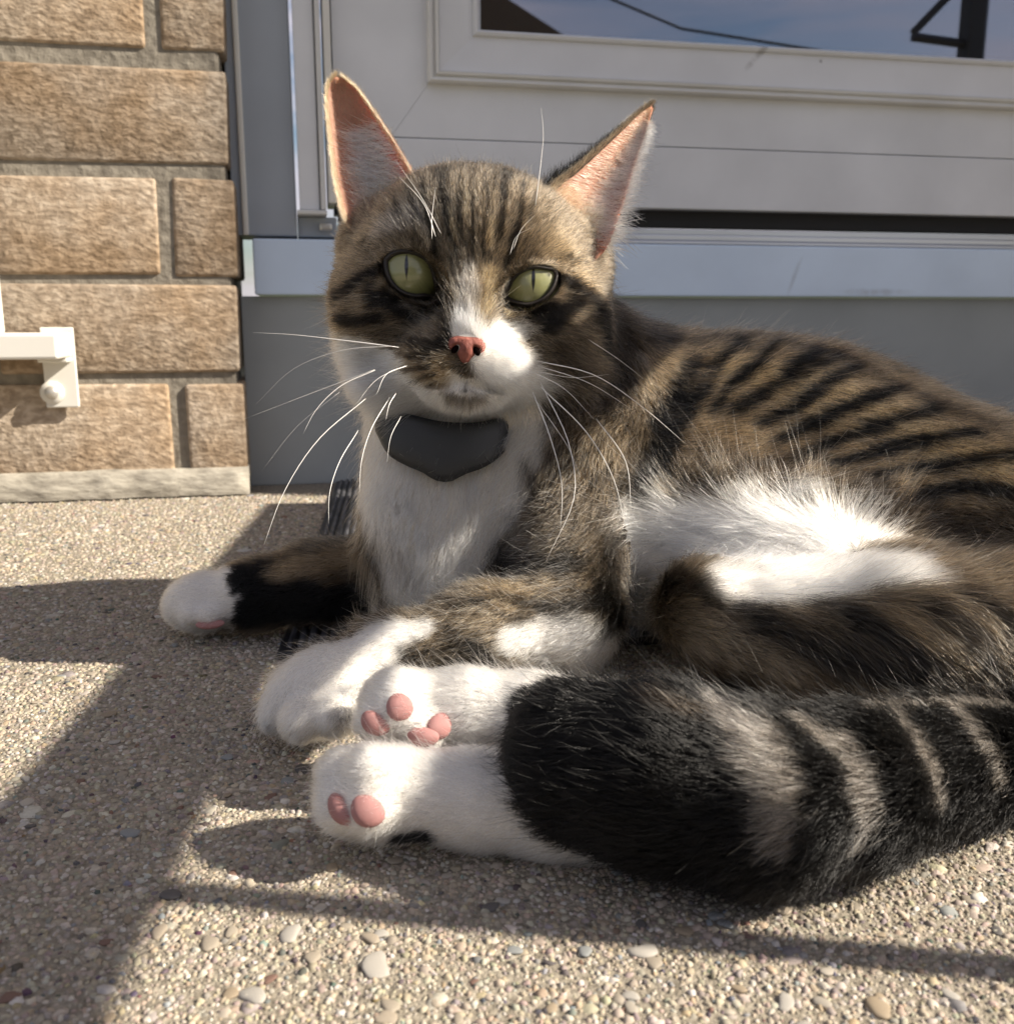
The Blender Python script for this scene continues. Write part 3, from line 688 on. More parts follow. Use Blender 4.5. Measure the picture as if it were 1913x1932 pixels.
# belly and inner thigh
paint(WHITE, [(1190,1000,50),(1290,980,66),(1420,955,64),(1540,945,58),(1620,955,46),(1670,985,36)], 'trunk neck', .5, 1, .25)
paint(WHITE, [(1200,1050,60),(1195,1140,50),(1190,1200,40)], 'trunk neck', .5, 1, .25)
paint(WHITE, [(1330,1030,60),(1500,1030,60),(1640,1030,50)], 'trunk neck', .5, 1, .25)
paint(WHITE, [(1390,1090,50),(1500,1088,52),(1610,1078,46),(1710,1064,36),(1780,1080,20)], 'thigh trunk', .4, 1, .25)
paint(WHITE, [(1370,1050,36),(1500,1050,40),(1640,1045,36),(1740,1050,26)], 'thigh trunk', .4, 1, .25)
# thigh
paint(np.array((.23, .185, .13)), [(1230,1215,40),(1320,1205,52),(1430,1240,40),(1500,1270,30)], 'thigh', .9, .8, rag=1)
paint(BLACK, [(1265,1085,30),(1330,1100,34),(1370,1140,24)], 'thigh', 1, .85, rag=1.2)
for p_ in ([(1200,1265,18),(1290,1285,20),(1400,1300,20)],[(1420,1150,26),(1500,1205,34),(1600,1255,40),(1710,1290,26)],[(1560,1130,18),(1640,1170,26),(1720,1230,30),(1800,1290,24)],[(1750,1120,20),(1830,1190,24),(1890,1270,22)],[(1850,1110,14),(1920,1180,16)]): paint(BLACK, p_, 'thigh trunk', .9, .9, rag=1.2)
paint(TAN, [(1640,1120,16),(1740,1190,18),(1830,1260,16)], 'thigh', .9, .5)
# hind feet
for q_ in ('hind', 'hind_low'): col[lab == PARTS[q_]] = WHITE; tick[lab == PARTS[q_]] = .1
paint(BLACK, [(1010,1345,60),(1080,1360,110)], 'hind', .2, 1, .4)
paint(BLACK, [(752,1588,22),(792,1584,26)], 'hind_low', .4, 1, .3)
# tail
m_ = lab == PARTS['tail']; col[m_] = BLACK; tick[m_] = .6
for p_ in ([(1345,1312,30),(1405,1370,50),(1448,1450,58),(1465,1530,54),(1455,1600,34)],[(1510,1352,26),(1590,1400,36),(1632,1470,36),(1642,1550,28),(1622,1600,16)],[(1690,1335,18),(1742,1390,26),(1774,1450,26),(1782,1510,20)],[(1800,1325,18),(1850,1380,22),(1884,1430,20),(1892,1480,14)],[(1640,1330,14),(1780,1320,12),(1913,1322,14)]):
    paint(GREY * .8, [(u, v, r * .85) for u, v, r in p_], 'tail', .45, .95, .9, rag=.8)
paint(DARK, [(1230,1305,30),(1300,1330,26)], 'tail', 1, .8)
# ---- head
hd = 'head'
m_ = lab == PARTS['head']; col[m_] = BROWN * 1.25; tick[m_] = 1.0
m_ &= HDL[:, 1] + .22 * HDL[:, 0] + (nz1 - .5) * 40 < -150; col[m_] = WHITE; tick[m_] = .15
paint(TAN, [(700,440,60),(640,640,40),(660,560,40)], hd, .9, .6); paint(TAN, [(1080,470,50),(1110,520,40)], hd, .9, .8)
paint(GREY, [(720,420,30),(780,400,26)], hd, .9, .6)
for p_ in ([(833,316,15),(836,360,14),(842,400,10),(850,440,7),(858,470,5)],[(866,330,6),(870,380,6),(866,420,7),(876,460,5)],[(893,318,6),(890,360,5),(895,400,6),(890,450,6),(893,485,5)],[(915,330,6),(920,380,5),(913,430,6),(912,470,5)],[(955,320,13),(953,365,9),(948,400,7),(942,440,6),(937,465,5)],
           [(790,325,7),(800,370,6),(806,410,7),(815,450,9),(819,474,7)],[(765,330,6),(772,370,5),(785,410,5)],[(988,345,7),(985,390,6),(978,430,8),(966,470,10),(958,494,8)],[(1012,360,5),(1003,400,5)],[(740,350,5),(748,400,5)],[(930,320,6),(935,350,5)],[(850,480,5),(853,510,4)],[(925,480,5),(918,505,4)],[(690,450,6),(660,470,6)],[(1080,480,6),(1110,495,6)]): paint(BLACK, p_, hd, .7, .95, rag=1.1)
paint(GOLD, [(853,415,6),(862,452,6)], hd, .8, .7); paint(GOLD, [(928,415,6),(926,455,7)], hd, .8, .7); paint(GOLD, [(880,345,5),(880,400,5)], hd, .8, .5)
for p_ in ([(715,505,11),(670,528,10),(632,562,12)],[(716,560,14),(765,588,20),(815,592,16)],[(690,535,7),(700,575,8)],[(712,598,9),(670,604,12),(640,600,10)],[(1050,520,9),(1092,532,11),(1122,565,15),(1142,610,20),(1150,660,20)],
           [(1015,592,14),(1055,588,18),(1095,572,13)],[(1030,615,10),(1075,620,12)],[(945,578,9),(948,606,7)]): paint(BLACK, [(u, v, r * 1.25) for u, v, r in p_], hd, .6, .97, rag=1.0)
paint(BLACK, [(826,563,9),(836,600,13),(834,634,14)], hd, .5, .9)
paint(GOLD, [(925,515,17),(932,550,18),(920,580,12)], hd, .6, .85); paint(GOLD, [(965,588,14)], hd, .7, .8)
paint(TAN, [(838,505,12),(845,545,13)], hd, .8, .7)
paint(GREY * 1.5, [(885,500,10),(884,545,20)], hd, .8, .8)
paint(CREAM, [(800,425,7),(803,458,7)], hd, .8, .7); paint(CREAM, [(1010,490,8),(1050,495,9)], hd, .9, .6); paint(CREAM, [(735,468,7),(765,462,7)], hd, .9, .5)
paint(GREY * 1.5, [(760,572,7),(800,605,10)], hd, .8, .6)
# white of the lower face
paint(WHITE, [(882,585,17),(880,610,30),(893,640,30)], hd, .4, 1, .15)
paint(WHITE, [(930,660,52),(960,690,62),(985,740,70),(1010,790,50)], hd, .35, 1, .15)
paint(WHITE, [(876,588,24),(884,612,34),(903,640,38)], hd, .4, 1, .15)
paint(WHITE, [(945,625,26),(985,625,20)], hd, .5, .9, .2)
paint(WHITE, [(655,680,38),(690,705,50),(715,750,50),(760,775,40),(820,795,40),(880,805,40),(960,790,50)], hd, .3, 1, .15)
paint(WHITE, [(770,756,24),(830,768,22),(900,775,22),(960,775,36)], hd, .3, 1, .15)
paint(TAN, [(790,682,46),(805,705,40)], hd, .4, .95)
paint(GOLD, [(825,705,26),(835,680,18)], hd, .7, .7)
for p_ in ([(752,640,15),(805,650,17),(838,645,12)],[(750,672,9),(800,672,9)],[(755,700,8),(805,692,7)],[(775,722,7),(815,708,6)]): paint(BLACK, p_, hd, .6, .9)
paint(BROWN, [(848,758,16),(885,766,17),(912,760,12)], hd, .9, .9, .3); paint(TAN * .8, [(870,784,12)], hd, .9, .6)
for p_ in ([(882,706,5),(879,734,5)],[(878,738,4),(850,744,4),(830,744,3)],[(880,738,4),(910,746,4),(932,748,3)]): paint(DARK, p_, hd, 1.0, .6, .2)
paint(BROWN * .8, [(1090,640,34),(1120,700,34),(1100,760,30)], hd, .8, .85); paint(DARK, [(1060,650,14),(1085,700,12)], hd, 1, .5)  # shade on the right cheek painted into the coat as brown
# ---- which way the hair lies, and how long it is
LEN = dict(trunk=.0095, neck=.0095, fore_far=.0055, fore_near=.0065, thigh=.0095, hind=.0032, hind_low=.0032, tail=.0085, head=.0046)
hl = np.zeros(NV)
for k_, v_ in LEN.items(): hl[lab == PARTS[k_]] = v_
fp, fd, fl = [], [], []
def flow(pts, part=None, side=0.0):
    sp = stroke_points([(u, v, 1) for u, v in pts], part, 22)
    if len(sp) < 2: return
    for a, b_ in zip(sp[:-1, :3], sp[1:, :3]):
        d = b_ - a; L_ = np.linalg.norm(d)
        if 1e-5 < L_ < .03: fp.append((a + b_) / 2); fd.append(d / L_); fl.append(-1)
for pts, pr in (
    ([(884,640),(884,560),(886,450),(890,330)],'head'), ([(840,480),(830,400),(820,330)],'head'), ([(930,490),(945,400),(955,340)],'head'),
    ([(830,610),(760,620),(690,630),(640,640)],'head'), ([(815,500),(800,440),(760,390),(710,350)],'head'), ([(740,470),(690,450),(640,430)],'head'), ([(720,520),(670,535),(630,550)],'head'), ([(760,575),(700,590),(640,600)],'head'),
    ([(955,510),(970,450),(1010,390),(1050,350)],'head'), ([(1050,510),(1100,500),(1140,490)],'head'), ([(1010,590),(1070,600),(1130,620)],'head'), ([(940,620),(1000,640),(1070,660),(1130,690)],'head'),
    ([(845,690),(790,690),(720,700),(660,710)],'head'), ([(925,690),(980,710),(1030,750)],'head'), ([(870,735),(868,780),(865,800)],'head'), ([(820,740),(760,760),(700,780)],'head'), ([(930,740),(970,770),(1000,800)],'head'),
    ([(850,830),(835,960),(810,1110)],'neck'), ([(730,800),(730,930),(760,1050)],'neck'), ([(960,860),(930,960),(890,1060)],'neck'), ([(690,720),(690,850)],'neck'),
    ([(1120,800),(1060,930),(1020,1060)],'neck'), ([(1200,760),(1150,900),(1110,1050)],'neck trunk'), ([(1160,600),(1200,700)],'neck trunk'),
    ([(1240,660),(1450,690),(1650,770),(1900,900)],'trunk'), ([(1260,800),(1450,820),(1700,880),(1900,960)],'trunk'), ([(1300,880),(1450,880),(1650,910)],'trunk'),
    ([(1560,1000),(1400,985),(1260,990),(1160,1000)],'trunk'), ([(1420,960),(1400,920),(1380,890)],'trunk'), ([(1560,960),(1545,920),(1530,890)],'trunk'), ([(1650,970),(1680,930),(1720,890)],'trunk'), ([(1280,970),(1240,930)],'trunk'), ([(1230,1050),(1190,1090),(1170,1150)],'trunk'),
    ([(1360,1080),(1560,1080),(1760,1080),(1900,1090)],'thigh trunk'), ([(1230,1110),(1330,1110),(1440,1150),(1560,1210)],'thigh'), ([(1210,1180),(1320,1190),(1440,1230),(1540,1280)],'thigh'), ([(1210,1260),(1330,1275),(1440,1300)],'thigh'), ([(1450,1130),(1540,1170),(1660,1250)],'thigh'), ([(1600,1120),(1700,1170),(1800,1260)],'thigh'), ([(1760,1110),(1830,1180),(1890,1260)],'thigh'), ([(1860,1150),(1920,1230)],'thigh'),
    ([(1100,1060),(980,1120),(840,1190),(700,1260)],'fore_near'), ([(1110,1200),(960,1230),(780,1260)],'fore_near'), ([(700,1220),(600,1290),(540,1380)],'fore_near'), ([(690,1290),(640,1380)],'fore_near'),
    ([(730,1060),(580,1100),(450,1120),(320,1150)],'fore_far'), ([(700,1140),(500,1160)],'fore_far'),
    ([(1030,1320),(860,1310),(700,1320)],'hind'), ([(1000,1380),(850,1385),(710,1390)],'hind'), ([(1050,1450),(800,1450),(610,1460)],'hind_low'), ([(1060,1570),(850,1560),(620,1550)],'hind_low'),
    ([(1910,1370),(1700,1380),(1450,1370),(1200,1300),(1050,1330)],'tail'), ([(1910,1450),(1700,1480),(1450,1490),(1200,1440),(1020,1420)],'tail'), ([(1880,1510),(1650,1600),(1450,1650),(1200,1590),(1060,1540)],'tail')):
    flow(pts, pr)
fp, fd = np.array(fp), np.array(fd)
FD = np.zeros((NV, 3))
for i0 in range(0, NV, 20000):
    d2 = ((vs[i0:i0+20000, None, :] - fp[None]) ** 2).sum(2) + 4e-6
    w = 1 / d2 ** 2; FD[i0:i0+20000] = (w @ fd) / w.sum(1)[:, None]
FD -= VN * (FD * VN).sum(1)[:, None]
FD /= np.linalg.norm(FD, axis=1)[:, None] + 1e-9
def length(L_, pts, part, soft=.8):
    sp = stroke_points(pts, part)
    if len(sp) == 0: return
    ix = np.nonzero(np.isin(lab, list(ids(part))))[0]; d = np.full(len(ix), 9.0)
    for q in sp: d = np.minimum(d, np.linalg.norm(vs[ix] - q[:3], axis=1) / q[3])
    w = np.clip((1 - d) / soft + .5, 0, 1); hl[ix] += (L_ - hl[ix]) * w
length(.019, [(1180,1000,60),(1300,960,70),(1450,930,60),(1640,950,60)], 'trunk neck')
length(.016, [(1200,1100,60)], 'trunk neck'); length(.016, [(1420,1120,40),(1600,1120,50),(1780,1120,60)], 'thigh')
length(.0035, [(850,690,70),(880,620,30),(884,550,26)], 'head'); length(.0042, [(940,690,60)], 'head'); length(.0040, [(800,600,30),(960,600,30)], 'head')
length(.0020, [(882,705,9),(879,736,9)], 'head'); length(.0020, [(826,742,8),(880,738,8),(938,748,8)], 'head')
length(.0105, [(640,690,70),(700,770,70),(860,800,45),(1000,790,60),(1100,700,60)], 'head'); length(.0085, [(640,590,40),(1130,580,50)], 'head')
length(.0030, [(570,1330,140),(650,1270,110)], 'fore_near'); length(.0030, [(340,1140,100)], 'fore_far')
length(.011, [(1160,1020,60),(1165,1140,60)], 'fore_near')
# skin sinks so that the tips of the coat make the outline
skin = vs - VN * (hl * .30)[:, None]; skin[:, 2] = np.maximum(skin[:, 2], .0004)
# bare places
dens = np.ones(NV)
BALD = []
def bald(p, r): BALD.append((np.array(p), r)); d = np.linalg.norm(vs - p, axis=1); dens[d < r] = 0
facing = (VN * (np.array(EYEP) - vs)).sum(1) / np.linalg.norm(np.array(EYEP) - vs, axis=1)
dens *= np.clip(.35 + 1.3 * (facing + .35), .12, 1)
dens[(vs[:, 2] < .0015)] *= .2
dist = np.linalg.norm(np.array(EYEP) - vs, axis=1)
off_u = np.abs(vs[:, 0] / (vs[:, 1] + 1e-6)); dens[off_u > .60] *= .25
pd = np.ones(NV)
for k_, v_ in dict(head=2.6, hind=1.9, hind_low=2.1, tail=1.35, fore_near=1.6, fore_far=1.2, neck=1.0, trunk=.85, thigh=1.15).items(): pd[lab == PARTS[k_]] = v_
dens *= pd
# ---- eyes
m_eye = bpy.data.materials.new('eye'); m_eye.use_nodes = True; n, l = m_eye.node_tree.nodes, m_eye.node_tree.links; b = n['Principled BSDF']
tc = n.new('ShaderNodeTexCoord'); sx = n.new('ShaderNodeSeparateXYZ'); l.new(tc.outputs['Object'], sx.inputs[0])
def mth(op, a, b_=None, c_=None):
    m = n.new('ShaderNodeMath'); m.operation = op
    for i, x in enumerate((a, b_, c_)):
        if x is None: continue
        if isinstance(x, (int, float)): m.inputs[i].default_value = x
        else: l.new(x, m.inputs[i])
    return m.outputs[0]
# object space of the eye: x across, y up, z out; unit = eye radius
yy = mth('DIVIDE', sx.outputs['Y'], .36); wdt = mth('MULTIPLY', mth('SUBTRACT', 1.0, mth('MULTIPLY', yy, yy)), .05)
slit = mth('SUBTRACT', wdt, mth('ABSOLUTE', sx.outputs['X']))
sl = n.new('ShaderNodeMapRange'); sl.inputs[1].default_value = -.016; sl.inputs[2].default_value = .012; l.new(slit, sl.inputs[0])
rr = mth('SQRT', mth('ADD', mth('MULTIPLY', sx.outputs['X'], sx.outputs['X']), mth('MULTIPLY', sx.outputs['Y'], sx.outputs['Y'])))
th_ = mth('ARCTAN2', sx.outputs['Y'], sx.outputs['X'])
cv = n.new('ShaderNodeCombineXYZ'); l.new(mth('MULTIPLY', th_, 9.0), cv.inputs[0]); l.new(mth('MULTIPLY', rr, 2.2), cv.inputs[1])
no = n.new('ShaderNodeTexNoise'); no.inputs['Scale'].default_value = 1.4; no.inputs['Detail'].default_value = 4; l.new(cv.outputs[0], no.inputs['Vector'])
ra = n.new('ShaderNodeValToRGB'); ra.color_ramp.elements[0].position = .1; ra.color_ramp.elements[0].color = (.25, .25, .105, 1); ra.color_ramp.elements[1].position = .80; ra.color_ramp.elements[1].color = (.125, .135, .05, 1)
e_ = ra.color_ramp.elements.new(.60); e_.color = (.185, .19, .075, 1)
e_ = ra.color_ramp.elements.new(.90); e_.color = (.05, .05, .02, 1)
l.new(mth('ADD', rr, mth('MULTIPLY', mth('SUBTRACT', no.outputs['Fac'], .5), .35)), ra.inputs[0])
mx = n.new('ShaderNodeMix'); mx.data_type = 'RGBA'; l.new(sl.outputs[0], mx.inputs[0]); l.new(ra.outputs[0], mx.inputs[6]); mx.inputs[7].default_value = (.004, .004, .004, 1)
l.new(mx.outputs[2], b.inputs['Base Color']); b.inputs['Roughness'].default_value = .35; b.inputs['Coat Weight'].default_value = 1.0; b.inputs['Coat Roughness'].default_value = .03
m_lid, *_ = material('eyelid_skin', (.016, .012, .010, 1), .55)
AL = {0: [(727,490),(740,479),(760,474),(785,478),(805,490),(817,512),(823,540),(826,561),(806,557),(782,557),(756,548),(738,530),(729,508)],
      1: [(953,561),(960,540),(972,521),(990,509),(1010,504),(1030,506),(1049,511),(1047,530),(1036,550),(1016,567),(996,573),(976,570),(962,565)]}
HM = Matrix([[*HA[:, i]] for i in range(3)]).to_4x4()          # columns: head axes
for k_, (ex, ey, ez) in enumerate(EYES):
    bm = bmesh.new(); bmesh.ops.create_uvsphere(bm, u_segments=32, v_segments=20, radius=1.0)
    o = obj('eye', bm, m_eye, cat, True); o.matrix_local = Matrix.Translation(HP(ex, ey, ez)) @ HM @ Matrix.Rotation(R(5), 4, 'Z') @ Matrix.Scale(ER * HS, 4)
    # rim: from the ball outwards on to the face
    pts = []
    for (u, v) in AL[k_]:
        dx, dy = (u - 889), -(v - 560); pts.append((_c * dx - _s * dy, _s * dx + _c * dy))
    pts = smooth_path(np.array(pts + [pts[0]]), 41)[:-1]; ctr = pts.mean(0)
    bm = bmesh.new(); rg = []; ec = HP(ex, ey, ez)
    for sc_, dz in ((.90, .5), (.945, 4), (.985, 6.5), (1.02, 8), (1.07, 8), (1.16, 4), (1.34, -6)):
        row = []
        for q in pts:
            q2 = ctr + (q - ctr) * sc_
            dr = HP(q2[0], q2[1], 0) - np.array(EYEP); dr /= np.linalg.norm(dr)
            tc_ = (ec - np.array(EYEP)) @ dr; h2 = np.linalg.norm(ec - np.array(EYEP)) ** 2 - tc_ ** 2
            rad_ = (ER + dz) * HS; off = rad_ ** 2 - h2
            tt_ = tc_ - math.sqrt(max(off, (18 * HS) ** 2)) + 0 * HS
            row.append(bm.verts.new(np.array(EYEP) + dr * tt_))
        rg.append(row)
    m_ = len(pts)
    for a, b2 in zip(rg[:-1], rg[1:]):
        for i in range(m_): bm.faces.new((a[i], a[(i+1) % m_], b2[(i+1) % m_], b2[i]))
    bmesh.ops.recalc_face_normals(bm, faces=bm.faces); obj('eyelid', bm, m_lid, cat, True)
    # no hair over the opening
    hx, hy, hz = HDL.T
    dd = np.stack([(hx - ctr[0]) , (hy - ctr[1])], 1); ang_ = np.arctan2(dd[:, 1], dd[:, 0]); pa = np.arctan2(*(pts - ctr).T[::-1]); pr_ = np.linalg.norm(pts - ctr, axis=1); od = np.argsort(pa)
    lim = np.interp(ang_, np.r_[pa[od] - 2*math.pi, pa[od], pa[od] + 2*math.pi], np.tile(pr_[od], 3))
    dens[(lab == PARTS['head']) & (np.linalg.norm(dd, axis=1) < lim * .94) & (hz > -40)] = 0
    ring_ = (lab == PARTS['head']) & (np.linalg.norm(dd, axis=1) < lim * 1.6) & (hz > -40); hl[ring_] *= .55
    out_ = dd[ring_, :1] * HA[0] + dd[ring_, 1:] * HA[1]; out_ /= np.linalg.norm(out_, axis=1)[:, None] + 1e-9
    FD[ring_] = FD[ring_] * .4 + out_; FD[ring_] -= VN[ring_] * (FD[ring_] * VN[ring_]).sum(1)[:, None]

# ---- nose
m_nose, n, l, b = material('nose_leather', rough=.62, spec=.3)
noise_mix(n, l, b, (.17, .052, .038, 1), (.29, .10, .075, 1), 260, 5, .35, .65, bump=.9, bump_dist=.0006, bscale=700)
F2 = Field(HP(0, -98, 135) - .0135, HP(0, -98, 135) + .0135, .00035)
def e2(x, y, z, rx, ry, rz, k=8, op='add', rot=0):
    c0, s0 = math.cos(R(rot)), math.sin(R(rot)); A = np.array([c0*HA[0] + s0*HA[1], -s0*HA[0] + c0*HA[1], HA[2]])
    F2.ell(HP(x, y, z), A, (rx*HS, ry*HS, rz*HS), k*HS, op)
NZ = 136
e2(0, -86, NZ + 1, 31, 11, 15); e2(-19, -94, NZ - 2, 17, 15, 16, 8); e2(19, -94, NZ - 2, 17, 15, 16, 8); e2(0, -106, NZ - 1, 13, 19, 14, 10); e2(0, -98, NZ + 4, 13, 14, 15, 8)
e2(-21, -101, NZ + 14, 7, 11, 11, 4, 'cut', -38); e2(21, -101, NZ + 14, 7, 11, 11, 4, 'cut', 38)
F2.cone(HP(0, -112, NZ + 16), HP(0, -134, NZ + 12), 2.2*HS, 2.2*HS, 4*HS, 'cut')
v2, f2, _l = surface_nets(F2); link('nose', mesh_np('nose', v2, f2), m_nose, cat, True)
m_hole, *_ = material('nostril_dark', (.006, .003, .003, 1), 1.0, spec=0)
for sx in (-1, 1):
    bm = bmesh.new(); bmesh.ops.create_uvsphere(bm, u_segments=12, v_segments=8, radius=1)
    o = obj('nostril', bm, m_hole, cat, True); o.matrix_local = Matrix.Translation(HP(sx*20, -101, NZ + 4)) @ HM @ Matrix.Rotation(R(sx*38), 4, 'Z') @ Matrix.Diagonal((6*HS, 10*HS, 8.5*HS, 1))
bald(HP(0, -95, NZ), 24*HS); bald(HP(0, -112, NZ), 12*HS)

# ---- paw pads
m_pad, n, l, b = material('paw_pad_skin', rough=.55, spec=.35); b.inputs['Subsurface Weight'].default_value = .15; b.inputs['Subsurface Radius'].default_value = (.003, .001, .001)
noise_mix(n, l, b, (.32, .145, .135, 1), (.42, .22, .205, 1), 130, 5, .3, .7, bump=.4, bump_dist=.0004, bscale=900)
for (u, v, w, h_, rot, pt) in ((636, 1529, 34, 20, -38, 'hind_low'), (692, 1531, 33, 27, -35, 'hind_low'), (755, 1335, 26, 25, -40, 'hind'), (706, 1369, 29, 22, -35, 'hind'), (834, 1370, 29, 23, 30, 'hind'), (797, 1392, 30, 18, -5, 'hind'), (396, 1182, 26, 7, 0, 'fore_far')):
    hit = surf(u, v, ids(pt))
    if hit is None: continue
    p_, n_ = hit; t_ = np.linalg.norm(p_ - np.array(EYEP)) / FPX
    x_ = math.cos(R(rot)) * AX[0] + math.sin(R(rot)) * AX[1]; zz = n_ / np.linalg.norm(n_); x_ = x_ - zz * (x_ @ zz); x_ /= np.linalg.norm(x_); y_ = np.cross(zz, x_)
    bm = bmesh.new(); bmesh.ops.create_uvsphere(bm, u_segments=24, v_segments=14, radius=1)
    for q in bm.verts:
        q.co.x *= 1 + .10 * q.co.y; q.co.z += .12 * (1 - q.co.x ** 2)
    o = obj('paw_pad', bm, m_pad, cat, True)
    M = Matrix([[*r_] for r_ in np.array([x_, y_, zz]).T]).to_4x4()
    o.matrix_local = Matrix.Translation(p_ - zz * .0014) @ M @ Matrix.Diagonal((w * t_, h_ * t_, .0025, 1))
    bald(p_, .78 * min(w, h_) * t_)
    if w > h_ * 1.25:
        bald(p_ + x_ * (w - h_) * t_ * .8, .72 * h_ * t_); bald(p_ - x_ * (w - h_) * t_ * .8, .72 * h_ * t_)

# ---- ears : cupped sheets with thickness
m_ein, n, l, b = material('ear_skin', rough=.6, spec=.25); b.inputs['Subsurface Weight'].default_value = .35; b.inputs['Subsurface Radius'].default_value = (.006, .002, .0015); b.inputs['Subsurface Scale'].default_value = .6
noise_mix(n, l, b, (.25, .115, .072, 1), (.36, .19, .13, 1), 60, 5, .3, .7)
EARG = []
def ear(left, right, bow, n_=20, m_=15, thick=.0013):
    L_ = smooth_path([P(*p) for p in left], n_); R_ = smooth_path([P(*p) for p in right], n_)
    s_ = np.linspace(0, 1, m_)[None, :, None]; w_ = np.linalg.norm(L_ - R_, axis=1)[:, None, None]
    g = L_[:, None] * (1 - s_) + R_[:, None] * s_ + np.array([0, 1, -.1]) * (4 * s_ * (1 - s_)) ** .8 * bow * w_
    nn = np.cross(np.gradient(g, axis=0), np.gradient(g, axis=1)); nn /= np.linalg.norm(nn, axis=2)[..., None] + 1e-12
    if nn[n_//2, m_//2] @ np.array([0, -1, .2]) < 0: nn = -nn
    EARG.append((g, nn))
    tt = thick * np.clip(4 * s_ * (1 - s_), .35, 1)
    V = np.r_[g.reshape(-1, 3), (g - nn * tt).reshape(-1, 3)]; N = n_ * m_; f = []
    for i in range(n_ - 1):
        for j in range(m_ - 1):
            q = (i*m_+j, i*m_+j+1, (i+1)*m_+j+1, (i+1)*m_+j); f += [q, tuple(N + x for x in q[::-1])]
        f += [(i*m_, (i+1)*m_, N+(i+1)*m_, N+i*m_), (i*m_+m_-1, N+i*m_+m_-1, N+(i+1)*m_+m_-1, (i+1)*m_+m_-1)]
    for j in range(m_ - 1): f.append(((n_-1)*m_+j, (n_-1)*m_+j+1, N+(n_-1)*m_+j+1, N+(n_-1)*m_+j))
    me = bpy.data.meshes.new('ear'); me.from_pydata([tuple(v) for v in V], [], f); me.update()
    bm = bmesh.new(); bm.from_mesh(me); bmesh.ops.recalc_face_normals(bm, faces=bm.faces); bm.to_mesh(me); bm.free()
    link('ear', me, m_ein, cat, True)
ear([(700, 470, .432), (655, 425, .433), (637, 370, .437), (626, 300, .443), (619, 230, .449), (616, 185, .453), (621, 155, .456), (632, 143, .457)],
    [(840, 430, .420), (806, 370, .424), (775, 318, .430), (738, 256, .438), (700, 200, .447), (668, 160, .454), (648, 145, .457)], .33)
ear([(1000, 420, .425), (1030, 362, .430), (1085, 318, .440), (1130, 280, .447), (1175, 240, .453), (1210, 209, .457), (1229, 197, .459)],
    [(1085, 520, .427), (1140, 472, .428), (1163, 420, .434), (1182, 360, .441), (1202, 295, .449), (1220, 240, .456), (1231, 203, .459)], .22)
# hair on the ears: short plush outside and along the edges, long pale hairs inside
ES = []
def ear_hair(n_, inside, gi, cfun, Lf, s_rng=(0, 1), i_rng=(0, 1), K=5, wid=.00007, dirf=None, lift=.35):
    g, nn = EARG[gi]; a, m_ = g.shape[:2]
    fi = (i_rng[0] + (i_rng[1] - i_rng[0]) * rng.uniform(size=n_)) * (a - 1.001); fj = (s_rng[0] + (s_rng[1] - s_rng[0]) * rng.uniform(size=n_)) * (m_ - 1.001)
    i0, j0 = fi.astype(int), fj.astype(int); tx, ty = (fi - i0)[:, None], (fj - j0)[:, None]
    bl = lambda G: G[i0, j0]*(1-tx)*(1-ty) + G[i0+1, j0]*tx*(1-ty) + G[i0, j0+1]*(1-tx)*ty + G[i0+1, j0+1]*tx*ty
    p = bl(g); N = bl(nn) * (1 if inside else -1)
    up = bl(np.gradient(g, axis=0)); up /= np.linalg.norm(up, axis=1)[:, None]; ac = bl(np.gradient(g, axis=1)); ac /= np.linalg.norm(ac, axis=1)[:, None]
    if not inside: p = p + N * .0008
    s_, t_ = fj / (m_ - 1), fi / (a - 1)
    D = dirf(up, ac, s_[:, None], t_[:, None]); D = D / np.linalg.norm(D, axis=1)[:, None]
    d0 = D * math.cos(lift) + N * math.sin(lift) + rng.normal(0, .16, (n_, 3)); d0 /= np.linalg.norm(d0, axis=1)[:, None]
    L_ = Lf(s_, t_) * rng.uniform(.65, 1.2, n_); k = np.linspace(0, 1, K)[None, :, None]
    X = p[:, None] + L_[:, None, None] * (k * d0[:, None] + k ** 2 * (rng.normal(0, .13, (n_, 3)) - .2 * N)[:, None])
    wd = wid * (1 - .8 * np.linspace(0, 1, K)[None] ** 1.6) * rng.uniform(.7, 1.2, (n_, 1))
    ES.append((X, (cfun(s_, t_) * rng.uniform(.55, 1.12, (n_, 1))).clip(.001, .85), wd))
cst = lambda c: (lambda s_, t_: np.tile(np.array(c), (len(s_), 1)))
QF = max(FUR, .05)
for gi in (0, 1):
    ear_hair(int(9000 * QF), False, gi, cst(DARK * 1.3 if gi else BROWN), lambda s_, t_: np.full(len(s_), .0035), dirf=lambda up, ac, s_, t_: up)
    ear_hair(int(3600 * QF), True, gi, cst(TAN * 1.3), lambda s_, t_: np.full(len(s_), .0036), (0, .05), (.12, 1), dirf=lambda up, ac, s_, t_: up * .8 - ac * .5)
    ear_hair(int(3600 * QF), True, gi, cst(DARK if gi else TAN * 1.3), lambda s_, t_: np.full(len(s_), .0034), (.92, 1) if gi == 0 else (0, .07), (.12, 1), dirf=lambda up, ac, s_, t_: up * .8 + (ac if gi == 0 else -ac) * .5)
    ear_hair(int(2600 * QF), True, gi, cst(TAN), lambda s_, t_: np.full(len(s_), .0016), (.04, .96), (.1, .98), dirf=lambda up, ac, s_, t_: up)
